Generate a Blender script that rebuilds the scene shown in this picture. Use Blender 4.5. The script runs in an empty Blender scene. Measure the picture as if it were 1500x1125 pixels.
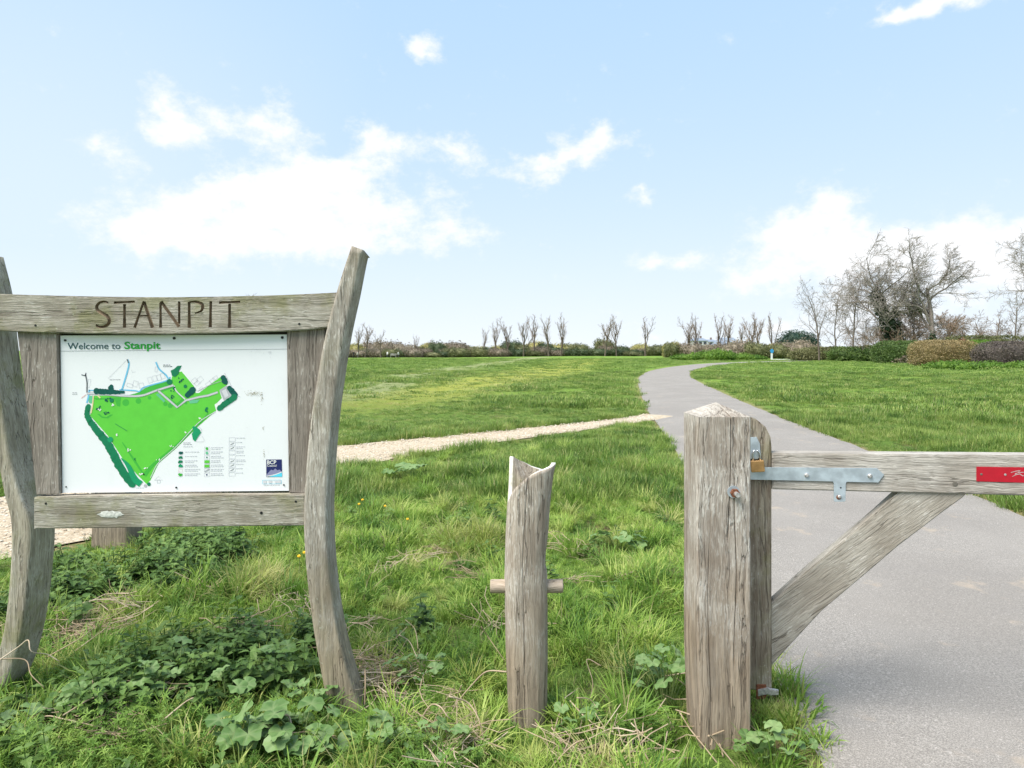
import bpy, bmesh, math, random
import numpy as np
from mathutils import Vector, Matrix, Euler

SC = bpy.context.scene
COL = SC.collection
R = math.radians
rng = np.random.default_rng(7)
random.seed(7)

# ---------------------------------------------------------------- camera
CAM_H, FPX, HOR = 1.45, 1000.0, 513.0
cam = bpy.data.objects.new('camera', bpy.data.cameras.new('camera'))
COL.objects.link(cam)
cam.location = (0, 0, CAM_H)
cam.rotation_euler = (R(90), 0, 0)
cam.data.sensor_width = 36
cam.data.lens = 24
cam.data.shift_y = -(562.5 - HOR) / 1500
cam.data.clip_start = 0.05
cam.data.clip_end = 6000
SC.camera = cam

def P(px, py, d):
    """photo pixel at depth d (metres along +Y) -> world point"""
    return np.array([(px - 750) * d / FPX, d, CAM_H - (py - HOR) * d / FPX])
def G(px, py):
    d = CAM_H * FPX / (py - HOR)
    return ((px - 750) * d / FPX, d)

# ---------------------------------------------------------------- light and exposure
SUN_EL, SUN_AZ = R(57), R(-125)      # azimuth measured from +Y towards +X: behind the viewer's left shoulder
sun = bpy.data.objects.new('sun', bpy.data.lights.new('sun', 'SUN'))
COL.objects.link(sun)
sun.data.energy = 3.0
sun.data.angle = R(40)
sun.data.color = (1.0, 0.94, 0.85)
sdir = Vector((math.sin(SUN_AZ) * math.cos(SUN_EL), math.cos(SUN_AZ) * math.cos(SUN_EL), math.sin(SUN_EL)))
sun.rotation_euler = sdir.to_track_quat('Z', 'Y').to_euler()
sun.location = sdir * 30
SC.view_settings.view_transform = 'Standard'
SC.view_settings.look = 'None'
SC.view_settings.gamma = 1
SC.view_settings.use_curve_mapping = False
SC.view_settings.exposure = 1.2
SC.cycles.max_bounces = 4
SC.cycles.diffuse_bounces = 3
SC.cycles.glossy_bounces = 2
SC.cycles.transmission_bounces = 2
SC.cycles.transparent_max_bounces = 8

# ---------------------------------------------------------------- node helpers
class NT:
    def __init__(self, tree):
        self.t = tree
    def n(self, kind, **kw):
        nd = self.t.nodes.new(kind)
        for k, v in kw.items():
            setattr(nd, k, v)
        return nd
    def put(self, sock, v):
        if isinstance(v, bpy.types.NodeSocket):
            self.t.links.new(v, sock)
        elif v is not None:
            if hasattr(sock.default_value, '__len__') and isinstance(v, (int, float)):
                v = (v,) * len(sock.default_value)
            if hasattr(sock.default_value, '__len__') and len(sock.default_value) == 4 and len(v) == 3:
                v = tuple(v) + (1,)
            sock.default_value = v
    def m(self, op, a, b=None, c=None, clamp=False):
        nd = self.n('ShaderNodeMath', operation=op, use_clamp=clamp)
        for i, v in enumerate((a, b, c)):
            if v is not None: self.put(nd.inputs[i], v)
        return nd.outputs[0]
    def v(self, op, a, b=None, c=None):
        nd = self.n('ShaderNodeVectorMath', operation=op)
        for i, v in enumerate((a, b, c)):
            if v is not None: self.put(nd.inputs[i], v)
        return nd.outputs['Value'] if op in ('DOT_PRODUCT', 'LENGTH') else nd.outputs[0]
    def noise(self, vec, scale, detail=4, rough=0.55, dist=0, col=False):
        nd = self.n('ShaderNodeTexNoise')
        if vec is not None: self.put(nd.inputs['Vector'], vec)
        nd.inputs['Scale'].default_value = scale
        nd.inputs['Detail'].default_value = detail
        nd.inputs['Roughness'].default_value = rough
        nd.inputs['Distortion'].default_value = dist
        return nd.outputs['Color' if col else 'Fac']
    def ss(self, x, a, b, lo=0.0, hi=1.0):
        nd = self.n('ShaderNodeMapRange', interpolation_type='SMOOTHSTEP')
        self.put(nd.inputs[0], x)
        for i, q in enumerate((a, b, lo, hi)): nd.inputs[i + 1].default_value = q
        return nd.outputs[0]
    def mix(self, f, a, b, mode='MIX'):
        nd = self.n('ShaderNodeMix', data_type='RGBA', blend_type=mode)
        self.put(nd.inputs[0], f); self.put(nd.inputs[6], a); self.put(nd.inputs[7], b)
        return nd.outputs[2]
    def map(self, vec, scale=(1, 1, 1), rot=(0, 0, 0), loc=(0, 0, 0)):
        nd = self.n('ShaderNodeMapping')
        self.put(nd.inputs[0], vec)
        nd.inputs['Scale'].default_value = scale
        nd.inputs['Rotation'].default_value = rot
        nd.inputs['Location'].default_value = loc
        return nd.outputs[0]
    def bump(self, h, strength, dist):
        nd = self.n('ShaderNodeBump')
        nd.inputs['Strength'].default_value = strength
        nd.inputs['Distance'].default_value = dist
        self.put(nd.inputs['Height'], h)
        return nd.outputs[0]

# ---------------------------------------------------------------- sky with clouds
W = bpy.data.worlds.new('World'); SC.world = W
W.use_nodes = True
wt = W.node_tree; wt.nodes.clear()
w = NT(wt)
sky = w.n('ShaderNodeTexSky', sky_type='NISHITA')
sky.sun_disc = False
sky.sun_elevation = SUN_EL
sky.sun_rotation = SUN_AZ
sky.altitude = 0; sky.air_density = 1.0; sky.dust_density = 1.2; sky.ozone_density = 1.4
tc = w.n('ShaderNodeTexCoord').outputs['Generated']
dirv = w.v('NORMALIZE', tc)
sx = w.n('ShaderNodeSeparateXYZ'); w.put(sx.inputs[0], dirv)
az = w.m('ARCTAN2', sx.outputs[0], sx.outputs[1])
el = w.m('ARCSINE', sx.outputs[2])
warp = w.noise(dirv, 16, 3, 0.6, col=True)
cb = w.n('ShaderNodeCombineXYZ'); w.put(cb.inputs[0], az); w.put(cb.inputs[1], el)
cc = w.v('ADD', cb.outputs[0], w.v('MULTIPLY_ADD', warp, (0.075, 0.065, 0), (-0.0375, -0.0325, 0)))
BLOBS = [ # px, py, rx, ry, weight
 (258,156,42,34,.95),(290,195,55,30,.7),(222,195,40,30,.6),(150,222,45,24,.75),(385,175,46,38,.95),(425,205,28,26,.5),
 (490,262,60,32,1.1),(410,288,100,30,1.0),(330,308,110,42,1.1),(205,330,75,20,.75),(520,315,84,46,1.0),(270,352,120,36,.85),(430,345,160,38,.9),
 (562,218,42,30,1.05),(668,226,48,32,1.0),(640,300,60,36,.4),(690,345,70,26,.45),
 (862,212,48,26,1.15),(800,234,54,13,1.0),(805,262,28,16,.8),(945,275,26,10,.55),
 (622,62,34,18,.85),(628,80,26,10,.4),
 (1208,296,42,36,1.0),(1150,342,62,30,.9),(1240,345,66,36,.8),(1110,402,62,22,.8),(1205,395,100,38,.8),(1330,362,80,30,.8),(1425,352,90,36,.9),(1490,390,110,60,.8),(1320,430,130,40,.6),
 (958,386,34,16,.95),(1015,376,28,14,.7),(1380,8,90,14,.8),(1315,20,45,12,.6),(1450,-8,80,14,.7),
 (1150,478,50,18,.8),(1260,470,90,30,.6),(960,495,70,14,.6)]
acc = None
for (bx_, by_, rx, ry, wt_) in BLOBS:
    a0 = math.atan2(bx_ - 750, 1000); e0 = math.atan2(HOR - by_, math.hypot(1000, bx_ - 750))
    k = math.cos(a0)
    ka, ke = 1000 / (rx * k * k * 2.25), 1000 / (ry * k * 2.25)
    gr = w.n('ShaderNodeTexGradient', gradient_type='QUADRATIC_SPHERE')
    w.put(gr.inputs[0], w.v('MULTIPLY_ADD', cc, (ka, ke, 0), (-a0 * ka, -e0 * ke, 0)))
    g = gr.outputs['Fac']
    acc = w.m('MULTIPLY_ADD', g, wt_ * 1.1, acc if acc is not None else 0.0)
# the same broken cumulus all round the rest of the sky
out_m = w.m('MAXIMUM', w.ss(w.m('ABSOLUTE', az), 0.68, 0.85), w.ss(el, 0.50, 0.68))
gen = w.m('MULTIPLY', w.ss(w.noise(dirv, 4.2, 3, 0.5), 0.50, 0.66), out_m)
acc = w.m('ADD', acc, gen)
nz = w.noise(w.map(dirv, (1, 1, 1.5)), 19, 6, 0.68)
dens = w.m('MULTIPLY_ADD', w.m('SUBTRACT', nz, 0.5), 2.15, w.m('MINIMUM', acc, 1.05))
cl = w.ss(dens, 0.20, 1.15)
veil = w.m('POWER', 0.025, w.m('MAXIMUM', el, 0.0))      # thin milky air, thickest at the horizon
veil = w.m('MULTIPLY', veil, 0.95)
left_veil = w.m('MULTIPLY', w.ss(az, 0.35, -0.6), w.ss(el, 0.70, 0.10, 0.12, 0.60))
veil = w.m('MAXIMUM', veil, left_veil)
base_sky = w.mix(0.8, sky.outputs[0], (3.75, 6.0, 8.6))
c1 = w.mix(veil, base_sky, (7.3, 7.75, 8.1))
c2 = w.mix(w.m('MULTIPLY', cl, 0.95), c1, (8.1, 8.15, 8.25))
bg = w.n('ShaderNodeBackground'); w.put(bg.inputs[0], c2); bg.inputs[1].default_value = 0.058
wo = w.n('ShaderNodeOutputWorld'); wt.links.new(bg.outputs[0], wo.inputs[0])
W.cycles.sampling_method = 'MANUAL'; W.cycles.sample_map_resolution = 512

# ---------------------------------------------------------------- general helpers
def hash2(ix, iy, s):
    n = (ix.astype(np.int64) * 374761393 + iy.astype(np.int64) * 668265263 + s * 974634777) & 0xffffffff
    n = ((n ^ (n >> 13)) * 1274126177) & 0xffffffff
    return ((n ^ (n >> 16)) & 0xffffff) / float(0xffffff)
def vnoise(x, y, s=0):
    x = np.asarray(x, float); y = np.asarray(y, float)
    ix = np.floor(x); iy = np.floor(y); fx = x - ix; fy = y - iy
    fx = fx * fx * (3 - 2 * fx); fy = fy * fy * (3 - 2 * fy)
    a = hash2(ix, iy, s); b = hash2(ix + 1, iy, s); c = hash2(ix, iy + 1, s); d = hash2(ix + 1, iy + 1, s)
    return (a * (1 - fx) + b * fx) * (1 - fy) + (c * (1 - fx) + d * fx) * fy
def fbm(x, y, s=0, o=3):
    r = 0; a = .5; t = 0
    for i in range(o):
        r = r + a * vnoise(x * 2 ** i, y * 2 ** i, s + i * 17); t += a; a *= .5
    return r / t
def sstep(x, a, b):
    t = np.clip((x - a) / (b - a), 0, 1); return t * t * (3 - 2 * t)
def catmull(pts, n=12):
    p = np.array(pts, float); p = np.vstack([2 * p[0] - p[1], p, 2 * p[-1] - p[-2]])
    out = []
    for i in range(1, len(p) - 2):
        for t in np.linspace(0, 1, n, endpoint=False):
            a, b, c, d = p[i - 1], p[i], p[i + 1], p[i + 2]
            out.append(.5 * (2 * b + (c - a) * t + (2 * a - 5 * b + 4 * c - d) * t * t + (3 * b - a - 3 * c + d) * t ** 3))
    out.append(p[-2]); return np.array(out)
def poly_dist(x, y, pl):
    best = np.full(np.shape(x), 1e9)
    for i in range(len(pl) - 1):
        a, b = pl[i], pl[i + 1]; d = b - a; L = d @ d
        t = np.clip(((x - a[0]) * d[0] + (y - a[1]) * d[1]) / L, 0, 1)
        best = np.minimum(best, np.hypot(x - a[0] - t * d[0], y - a[1] - t * d[1]))
    return best

def tag(o, label=None, cat=None, group=None, kind=None):
    if label: o['label'] = label
    if cat: o['category'] = cat
    if group: o['group'] = group
    if kind: o['kind'] = kind
    return o
def mesh(name, V, F, mats=None, mi=None, smooth=False):
    me = bpy.data.meshes.new(name)
    me.from_pydata(np.asarray(V, float).tolist(), [], [list(map(int, f)) for f in F] if not isinstance(F, np.ndarray) else F.tolist())
    for m_ in (mats if isinstance(mats, (list, tuple)) else [mats]):
        if m_: me.materials.append(m_)
    if mi is not None: me.polygons.foreach_set('material_index', np.asarray(mi, np.int32))
    if smooth: me.polygons.foreach_set('use_smooth', np.ones(len(me.polygons), bool))
    me.update(); return me
def obj(name, me, parent=None, loc=None):
    o = bpy.data.objects.new(name, me); COL.objects.link(o)
    if parent is not None: o.parent = parent
    if loc is not None: o.location = loc
    return o
def thing(name, loc, label, cat, group=None, rotz=0):
    o = obj(name, None, None, tuple(float(q) for q in loc)); o.rotation_euler.z = rotz
    o.empty_display_size = .1
    return tag(o, label, cat, group)
def part(name, V, F, mat, root, smooth=False, mi=None):
    """vertices in world space, stored relative to the root"""
    V = np.asarray(V, float) - np.array(root.location)
    return obj(name, mesh(name, V, F, mat, mi, smooth), root)

def box_vf(x0, x1, y0, y1, z0, z1):
    V = [(x, y, z) for x in (x0, x1) for y in (y0, y1) for z in (z0, z1)]
    F = [(0, 1, 3, 2), (4, 6, 7, 5), (0, 4, 5, 1), (2, 3, 7, 6), (0, 2, 6, 4), (1, 5, 7, 3)]
    return np.array(V, float), F
def bevel_me(me, w_, seg=2):
    bm = bmesh.new(); bm.from_mesh(me)
    bmesh.ops.recalc_face_normals(bm, faces=bm.faces)
    bmesh.ops.bevel(bm, geom=[e for e in bm.edges], offset=w_, segments=seg, affect='EDGES', profile=.5)
    bm.to_mesh(me); bm.free(); return me
def tube_vf(pts, rad, n=6, cap=True):
    pts = np.asarray(pts, float); k = len(pts)
    rad = np.broadcast_to(np.asarray(rad, float), (k,))
    T = np.gradient(pts, axis=0); T /= np.linalg.norm(T, axis=1)[:, None] + 1e-9
    ref = np.array([0, 0, 1.0]) if abs(T[0][2]) < .9 else np.array([1.0, 0, 0])
    u = np.cross(T, ref); u /= np.linalg.norm(u, axis=1)[:, None] + 1e-9; v = np.cross(T, u)
    an = np.arange(n) * (2 * math.pi / n)
    V = (pts[:, None, :] + rad[:, None, None] * (np.cos(an)[None, :, None] * u[:, None, :] + np.sin(an)[None, :, None] * v[:, None, :])).reshape(-1, 3)
    F = [(i * n + j, i * n + (j + 1) % n, (i + 1) * n + (j + 1) % n, (i + 1) * n + j) for i in range(k - 1) for j in range(n)]
    if cap:
        F.append(tuple(range(n - 1, -1, -1))); F.append(tuple(range((k - 1) * n, k * n)))
    return V, F
def cyl_vf(a, b, r, n=16):
    return tube_vf([a, b], r, n)
def join(parts_):
    V = []; F = []; o = 0
    for v, f in parts_:
        V.append(np.asarray(v, float)); F += [tuple(i + o for i in q) for q in f]; o += len(v)
    return np.vstack(V), F

# ---------------------------------------------------------------- materials
def new_mat(name, rough=.8, spec=.3):
    m_ = bpy.data.materials.new(name); m_.use_nodes = True
    t = NT(m_.node_tree); b = m_.node_tree.nodes['Principled BSDF']
    b.inputs['Roughness'].default_value = rough
    b.inputs['Specular IOR Level'].default_value = spec
    return m_, t, b
def plain(name, col, rough=.6, metal=0, var=.12, scale=30, spec=.4):
    m_, t, b = new_mat(name, rough, spec)
    co = t.n('ShaderNodeTexCoord').outputs['Object']
    nz_ = t.noise(co, scale, 4)
    c = t.mix(t.ss(nz_, .3, .7), tuple(q * (1 - var) for q in col), tuple(min(1, q * (1 + var)) for q in col))
    t.put(b.inputs['Base Color'], c); b.inputs['Metallic'].default_value = metal
    return m_
def wood(name, axis='z', rot=(0, 0, 0), base=(.36, .30, .24), dark=(.17, .13, .095), pale=(.60, .57, .52), green=0.0, flecks=.5, low=None, lowz=(0.2, 0.7)):
    m_, t, b = new_mat(name, .85, .2)
    co = t.n('ShaderNodeTexCoord').outputs['Object']
    rnd = t.n('ShaderNodeObjectInfo').outputs['Random']
    cv = t.map(co, rot=rot)
    off = t.v('MULTIPLY', (7.3, 3.1, 5.7), rnd)
    cv = t.v('ADD', cv, off)
    def S(al, ac): return tuple(al if a == axis else ac for a in 'xyz')
    wob = t.v('MULTIPLY_ADD', t.noise(cv, 5, 2, col=True), (.03, .03, .03), cv)
    g1 = t.noise(t.map(wob, S(2.2, 60)), 1, 6, .65)
    g2 = t.noise(t.map(wob, S(10, 260)), 1, 4, .6)
    g0 = t.noise(t.map(wob, S(.9, 14)), 1, 4, .6)
    fl = t.noise(t.map(wob, S(24, 150)), 1, 4, .6)
    pt = t.noise(cv, 5.5, 4, .6)
    c = t.mix(t.ss(g1, .36, .64), dark, base)
    c = t.mix(t.m('MULTIPLY', t.ss(g0, .58, .36), .30), c, dark)
    c = t.mix(t.m('MULTIPLY', t.ss(pt, .38, .68), .45), c, pale)
    c = t.mix(t.m('MULTIPLY', t.ss(g2, .52, .36), .55), c, tuple(q * .62 for q in dark))
    if low:
        sp = t.n('ShaderNodeSeparateXYZ'); t.put(sp.inputs[0], co)
        zz = t.m('MULTIPLY_ADD', t.m('SUBTRACT', pt, .5), .5, sp.outputs[2])
        lowf = t.ss(zz, lowz[1], lowz[0])
        c = t.mix(t.m('MULTIPLY', lowf, .75), c, t.mix(t.ss(g1, .35, .65), tuple(q * .5 for q in low), low))
        flk = t.m('MULTIPLY', t.ss(fl, .545, .60), t.m('MULTIPLY', t.ss(pt, .35, .6), t.m('SUBTRACT', 1.0, lowf)))
    else:
        flk = t.m('MULTIPLY', t.ss(fl, .585, .65), t.ss(pt, .36, .62))
    crk = t.m('MULTIPLY', t.ss(t.m('ABSOLUTE', t.m('SUBTRACT', t.noise(t.map(wob, S(1.3, 34)), 1, 3, .5), .5)), .016, .004), t.ss(g0, .42, .56))
    c = t.mix(t.m('MULTIPLY', crk, .5), c, (.055, .04, .03))
    c = t.mix(t.m('MULTIPLY', flk, flecks), c, (.66, .63, .58))
    if green:
        gp = t.noise(t.v('ADD', cv, (3, 1, 9)), 7, 5, .65)
        c = t.mix(t.m('MULTIPLY', t.ss(gp, .46, .68), green), c, (.20, .20, .075))
        lich = t.noise(t.v('ADD', cv, (13, 4, 2)), 60, 3, .6)
        c = t.mix(t.m('MULTIPLY', t.ss(lich, .66, .72), t.m('MULTIPLY', t.ss(gp, .35, .6), .55)), c, (.55, .58, .46))
    t.put(b.inputs['Base Color'], c)
    hh = t.m('SUBTRACT', t.m('MULTIPLY', g2, .7), crk)
    hh = t.m('ADD', hh, t.m('ADD', g1, t.m('MULTIPLY', fl, .5)))
    t.put(b.inputs['Normal'], t.bump(hh, .9, .004))
    return m_
def leafmat(name, cols, trans=.3, scale=2.0, rough=.55, base=None, spec=.35):
    """foliage: colour varies by clump (world noise), by instance and, with base, along the blade"""
    m_, t, b = new_mat(name, rough, spec)
    pos = t.n('ShaderNodeNewGeometry').outputs['Position']
    rnd = t.n('ShaderNodeObjectInfo').outputs['Random']
    nz_ = t.noise(pos, scale, 3, .6)
    x = t.m('ADD', t.m('MULTIPLY', t.m('SUBTRACT', nz_, .5), 1.5), t.m('MULTIPLY_ADD', rnd, .55, .22))
    rp = t.n('ShaderNodeValToRGB'); t.put(rp.inputs[0], x)
    e = rp.color_ramp.elements
    e[0].position = .1; e[0].color = (*cols[0], 1); e[1].position = .9; e[1].color = (*cols[-1], 1)
    for i, c in enumerate(cols[1:-1]):
        q = e.new(.1 + .8 * (i + 1) / (len(cols) - 1)); q.color = (*c, 1)
    c = rp.outputs[0]
    at = t.n('ShaderNodeAttribute', attribute_name='tone')
    c = t.mix(t.m('MULTIPLY', at.outputs['Fac'], .85), c, base if base else cols[-1])
    t.put(b.inputs['Base Color'], c)
    tr = t.n('ShaderNodeBsdfTranslucent'); t.put(tr.inputs[0], c)
    mx = t.n('ShaderNodeMixShader'); mx.inputs[0].default_value = trans
    out = m_.node_tree.nodes['Material Output']
    m_.node_tree.links.new(b.outputs[0], mx.inputs[1]); m_.node_tree.links.new(tr.outputs[0], mx.inputs[2])
    m_.node_tree.links.new(mx.outputs[0], out.inputs[0])
    return m_
def set_attr(me, name, arr):
    a = me.attributes.new(name, 'FLOAT', 'POINT'); a.data.foreach_set('value', np.asarray(arr, np.float32))

M = {}
M['post_z'] = wood('bleached_oak_upright', 'z', base=(.44, .385, .33), dark=(.27, .22, .18), pale=(.64, .60, .55), flecks=.75, low=(.38, .285, .20), lowz=(.25, .75))
M['stile_z'] = wood('dark_oak_upright', 'z', base=(.30, .26, .20), pale=(.42, .39, .33), flecks=.4, green=.35)  # stile wood; also paints the shade inside the notched post's hollow
M['gate_x'] = wood('bleached_oak_rail', 'x', base=(.42, .385, .34), dark=(.29, .26, .225), pale=(.60, .58, .54), flecks=.45)
M['brace'] = wood('bleached_oak_brace', 'x', rot=(0, R(40), 0), base=(.39, .355, .305), dark=(.27, .24, .20), pale=(.52, .50, .45), flecks=.6)
M['notch_z'] = wood('silvered_oak_log', 'z', base=(.42, .36, .30), dark=(.28, .23, .185), pale=(.50, .455, .395), flecks=.5, low=(.36, .285, .205), lowz=(.1, .6))
M['sign_z'] = wood('mossy_oak_post', 'z', base=(.42, .38, .305), dark=(.27, .235, .18), pale=(.54, .50, .42), flecks=.5, green=.55)
M['sign_zr'] = wood('grey_oak_post', 'z', base=(.41, .37, .32), dark=(.26, .225, .185), pale=(.54, .505, .45), flecks=.6, green=.15, low=(.36, .29, .19), lowz=(.2, .7))
M['sign_x'] = wood('mossy_oak_rail', 'x', base=(.41, .375, .315), dark=(.25, .22, .175), pale=(.56, .53, .47), flecks=.6, green=.55)
M['stile'] = wood('grey_oak_board', 'z', base=(.31, .27, .235), dark=(.20, .17, .145), pale=(.39, .35, .31), flecks=.6)
M['carve'] = plain('brown_groove_wood', (.20, .145, .095), .9, 0, .3, 60)  # letter grooves coloured darker and browner than the rail face
M['endgrain'] = plain('pale_end_grain', (.66, .62, .55), .9, 0, .15, 80)
M['dowel'] = wood('smooth_peg_wood', 'x', base=(.50, .41, .33), dark=(.36, .29, .22), pale=(.56, .48, .40), flecks=.2)
M['backing'] = plain('dark_backing_board', (.05, .045, .04), .9)
M['black'] = plain('black_screw', (.012, .012, .014), .5)
M['zinc'] = plain('galvanised_steel', (.47, .54, .60), .42, .55, .18, 22)
M['zinc2'] = plain('worn_bolt_steel', (.45, .44, .43), .45, .5, .3, 90)
M['rust'] = plain('rusty_iron', (.16, .06, .03), .9, 0, .4, 120)
M['brass'] = plain('brass', (.46, .27, .11), .4, .5, .15, 50)
M['steel'] = plain('shackle_steel', (.55, .56, .57), .25, .9, .05)
M['red'] = plain('red_reflective_plate', (.40, .006, .02), .35, 0, .06, 40)
M['scratch'] = plain('scratched_plate', (.42, .30, .30), .7)
M['plug'] = plain('weathered_plug', (.13, .12, .10), .9)

# ---------------------------------------------------------------- ground
TAR = catmull([(1.3, -9), (1.75, -3), (2.1, 0), (2.47, 2.4), (3.08, 6), (3.77, 10), (4.6, 16), (6.0, 24.6), (8.1, 36), (10.9, 47), (15, 58.5), (20, 69.5), (25.5, 78.5), (32, 86), (40, 93), (52, 101), (70, 110)], 10)
TAR_W = 1.36
GRV_C = [(-6.5, 3.2), (-4.6, 5.3), (-3.6, 7.0), (-2.45, 9.3), (0, 11.75), (2.05, 13.7), (3.4, 15.2)]
GRV = catmull(GRV_C, 10)
gs = np.linspace(0, 1, len(GRV)); GRV_W = np.interp(gs, [0, .2, .42, .58, .75, .93, 1], [1.35, 1.15, .85, .62, .42, .30, .45])
def grv_sd(x, y):
    best = np.full(np.shape(x), 1e9)
    for i in range(len(GRV) - 1):
        a, b = GRV[i], GRV[i + 1]; d = b - a
        t = np.clip(((x - a[0]) * d[0] + (y - a[1]) * d[1]) / (d @ d), 0, 1)
        best = np.minimum(best, np.hypot(x - a[0] - t * d[0], y - a[1] - t * d[1]) - (GRV_W[i] * (1 - t) + GRV_W[i + 1] * t))
    return best
def tar_sd(x, y): return poly_dist(x, y, TAR) - TAR_W
BASES = [(-.70, 2.85), (-2.05, 2.90), (.06, 2.70), (.78, 2.55)]
def hgt(x, y, sd=None):
    x = np.asarray(x, float); y = np.asarray(y, float)
    if sd is None: sd = np.minimum(tar_sd(x, y), grv_sd(x, y))
    k = sstep(sd, 0.0, .7)
    h = .13 * (fbm(x * 1.5 + 5, y * 1.5, 3) - .45) + .14 * (fbm(x * .16, y * .16, 9) - .5) * sstep(np.hypot(x, y), 6, 25)
    for bx_, by_ in BASES: k = k * sstep(np.hypot(x - bx_, (y - by_ + .12) * .8), .18, .55)
    r = np.hypot(x, y)
    k = k * (1 - .6 * sstep(r, 300, 500))
    dip = -.45 * sstep(y, 90, 190) * sstep(x, 20, -25)
    return h * k + dip - .012 * (1 - k)

rr = np.concatenate([[0.25], 0.5 * 1.0185 ** np.arange(0, 345), [420, 700, 1400, 3000]])
rr = rr[(rr < 290) | (rr >= 420)]
na = 440
th = np.concatenate([np.linspace(R(-55), R(55), 340, endpoint=False), np.linspace(R(55), R(305), 100, endpoint=False)])
RR, TH = np.meshgrid(rr, th, indexing='ij')
gx = RR * np.sin(TH); gy = RR * np.cos(TH)
sdt = tar_sd(gx, gy); sdg = grv_sd(gx, gy)
gz = hgt(gx, gy, np.minimum(sdt, sdg))
V = np.stack([gx.ravel(), gy.ravel(), gz.ravel()], 1)
V = np.vstack([V, [[0, 0, float(gz[0].mean())]]])
nr = len(rr); F = []
ii, jj = np.meshgrid(np.arange(nr - 1), np.arange(na), indexing='ij')
j2 = (jj + 1) % na
quads = np.stack([ii * na + jj, ii * na + j2, (ii + 1) * na + j2, (ii + 1) * na + jj], -1).reshape(-1, 4)
F = quads.tolist() + [(nr * na, (j + 1) % na, j) for j in range(na)]

def field_masks(x, y):
    worn = poly_dist(x, y, np.array([(-9, 13), (-5.6, 21.5), (-5.2, 45), (-1.0, 82), (6, 150)]))
    worn = sstep(worn + 1.3 * (fbm(x * .35, y * .35, 31) - .5), 2.0 + .015 * y, .6) * sstep(y, 14, 22)
    yel = poly_dist(x, y, np.array([(-6, 12.5), (-2.2, 25), (2.5, 48), (12, 110)]))
    yel = sstep(yel + 1.6 * (fbm(x * .3, y * .3, 41) - .5), 3.0 + .035 * y, 1.0) * sstep(y, 11, 18)
    return worn, yel
mg, t, b = new_mat('meadow_ground', .95, .1)
pos = t.n('ShaderNodeNewGeometry').outputs['Position']
n1 = t.noise(pos, .35, 5, .6); n2 = t.noise(t.map(pos, (1, .6, 1)), 2.2, 5, .65); n3 = t.noise(pos, 9, 5, .7)
c = t.mix(t.ss(n1, .35, .65), (.125, .22, .036), (.185, .28, .048))
c = t.mix(t.m('MULTIPLY', t.ss(n2, .48, .68), .7), c, (.082, .165, .03))
c = t.mix(t.m('MULTIPLY', t.ss(n3, .5, .72), .5), c, (.21, .275, .07))
aw = t.n('ShaderNodeAttribute', attribute_name='worn').outputs['Fac']
ay = t.n('ShaderNodeAttribute', attribute_name='yel').outputs['Fac']
anr = t.n('ShaderNodeAttribute', attribute_name='near').outputs['Fac']
aed = t.n('ShaderNodeAttribute', attribute_name='edge').outputs['Fac']
c = t.mix(t.m('MULTIPLY', ay, .8), c, (.30, .30, .065))
c = t.mix(t.m('MULTIPLY', aw, t.ss(n2, .25, .6, .6, .95)), c, (.235, .255, .12))
soil = t.mix(t.ss(n3, .35, .65), (.06, .045, .025), (.14, .11, .06))
soil = t.mix(t.ss(n2, .3, .5), soil, (.09, .15, .03))
c = t.mix(anr, c, soil)
c = t.mix(t.m('MULTIPLY', aed, t.ss(n3, .3, .6)), c, (.26, .20, .11))
t.put(b.inputs['Base Color'], c)
t.put(b.inputs['Normal'], t.bump(t.m('ADD', n3, t.m('MULTIPLY', n2, 2.0)), .8, .08))
me = mesh('ground', V, F, mg, smooth=True)
wn, yl = field_masks(V[:, 0], V[:, 1])
set_attr(me, 'worn', wn); set_attr(me, 'yel', yl)
set_attr(me, 'near', 1 - sstep(np.hypot(V[:, 0], V[:, 1]), 7, 30))
sda = np.append(np.minimum(sdt, sdg).ravel(), 5)
set_attr(me, 'edge', sstep(sda, .35, .0))
ground = tag(obj('ground', me), 'green meadow ground stretching to the hedges on the horizon', 'meadow', kind='structure')

# tarmac
mt_, t, b = new_mat('pale_tarmac', .9, .25)
pos = t.n('ShaderNodeNewGeometry').outputs['Position']
s1 = t.noise(pos, 190, 3, .7); s2 = t.noise(pos, 75, 3, .6); s3 = t.noise(pos, .9, 4, .6); s4 = t.noise(pos, 2.3, 5, .65)
c = t.mix(t.ss(s3, .35, .68), (.275, .253, .229), (.35, .324, .295))
c = t.mix(t.ss(s1, .40, .62), (.185, .17, .155), c)
c = t.mix(t.m('MULTIPLY', t.ss(s2, .58, .70), .7), c, (.42, .39, .36))
c = t.mix(t.m('MULTIPLY', t.ss(s4, .58, .72), .5), c, (.42, .34, .255))
dark_streaks = t.noise(t.map(pos, (.55, 1.6, 1), rot=(0, 0, R(25))), 1.6, 4, .55)  # faint darker streaks stretched diagonally over the tarmac
c = t.mix(t.m('MULTIPLY', t.ss(dark_streaks, .56, .70), .20), c, (.21, .195, .185))
t.put(b.inputs['Base Color'], c)
t.put(b.inputs['Normal'], t.bump(t.m('ADD', s1, s2), .6, .004))
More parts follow.
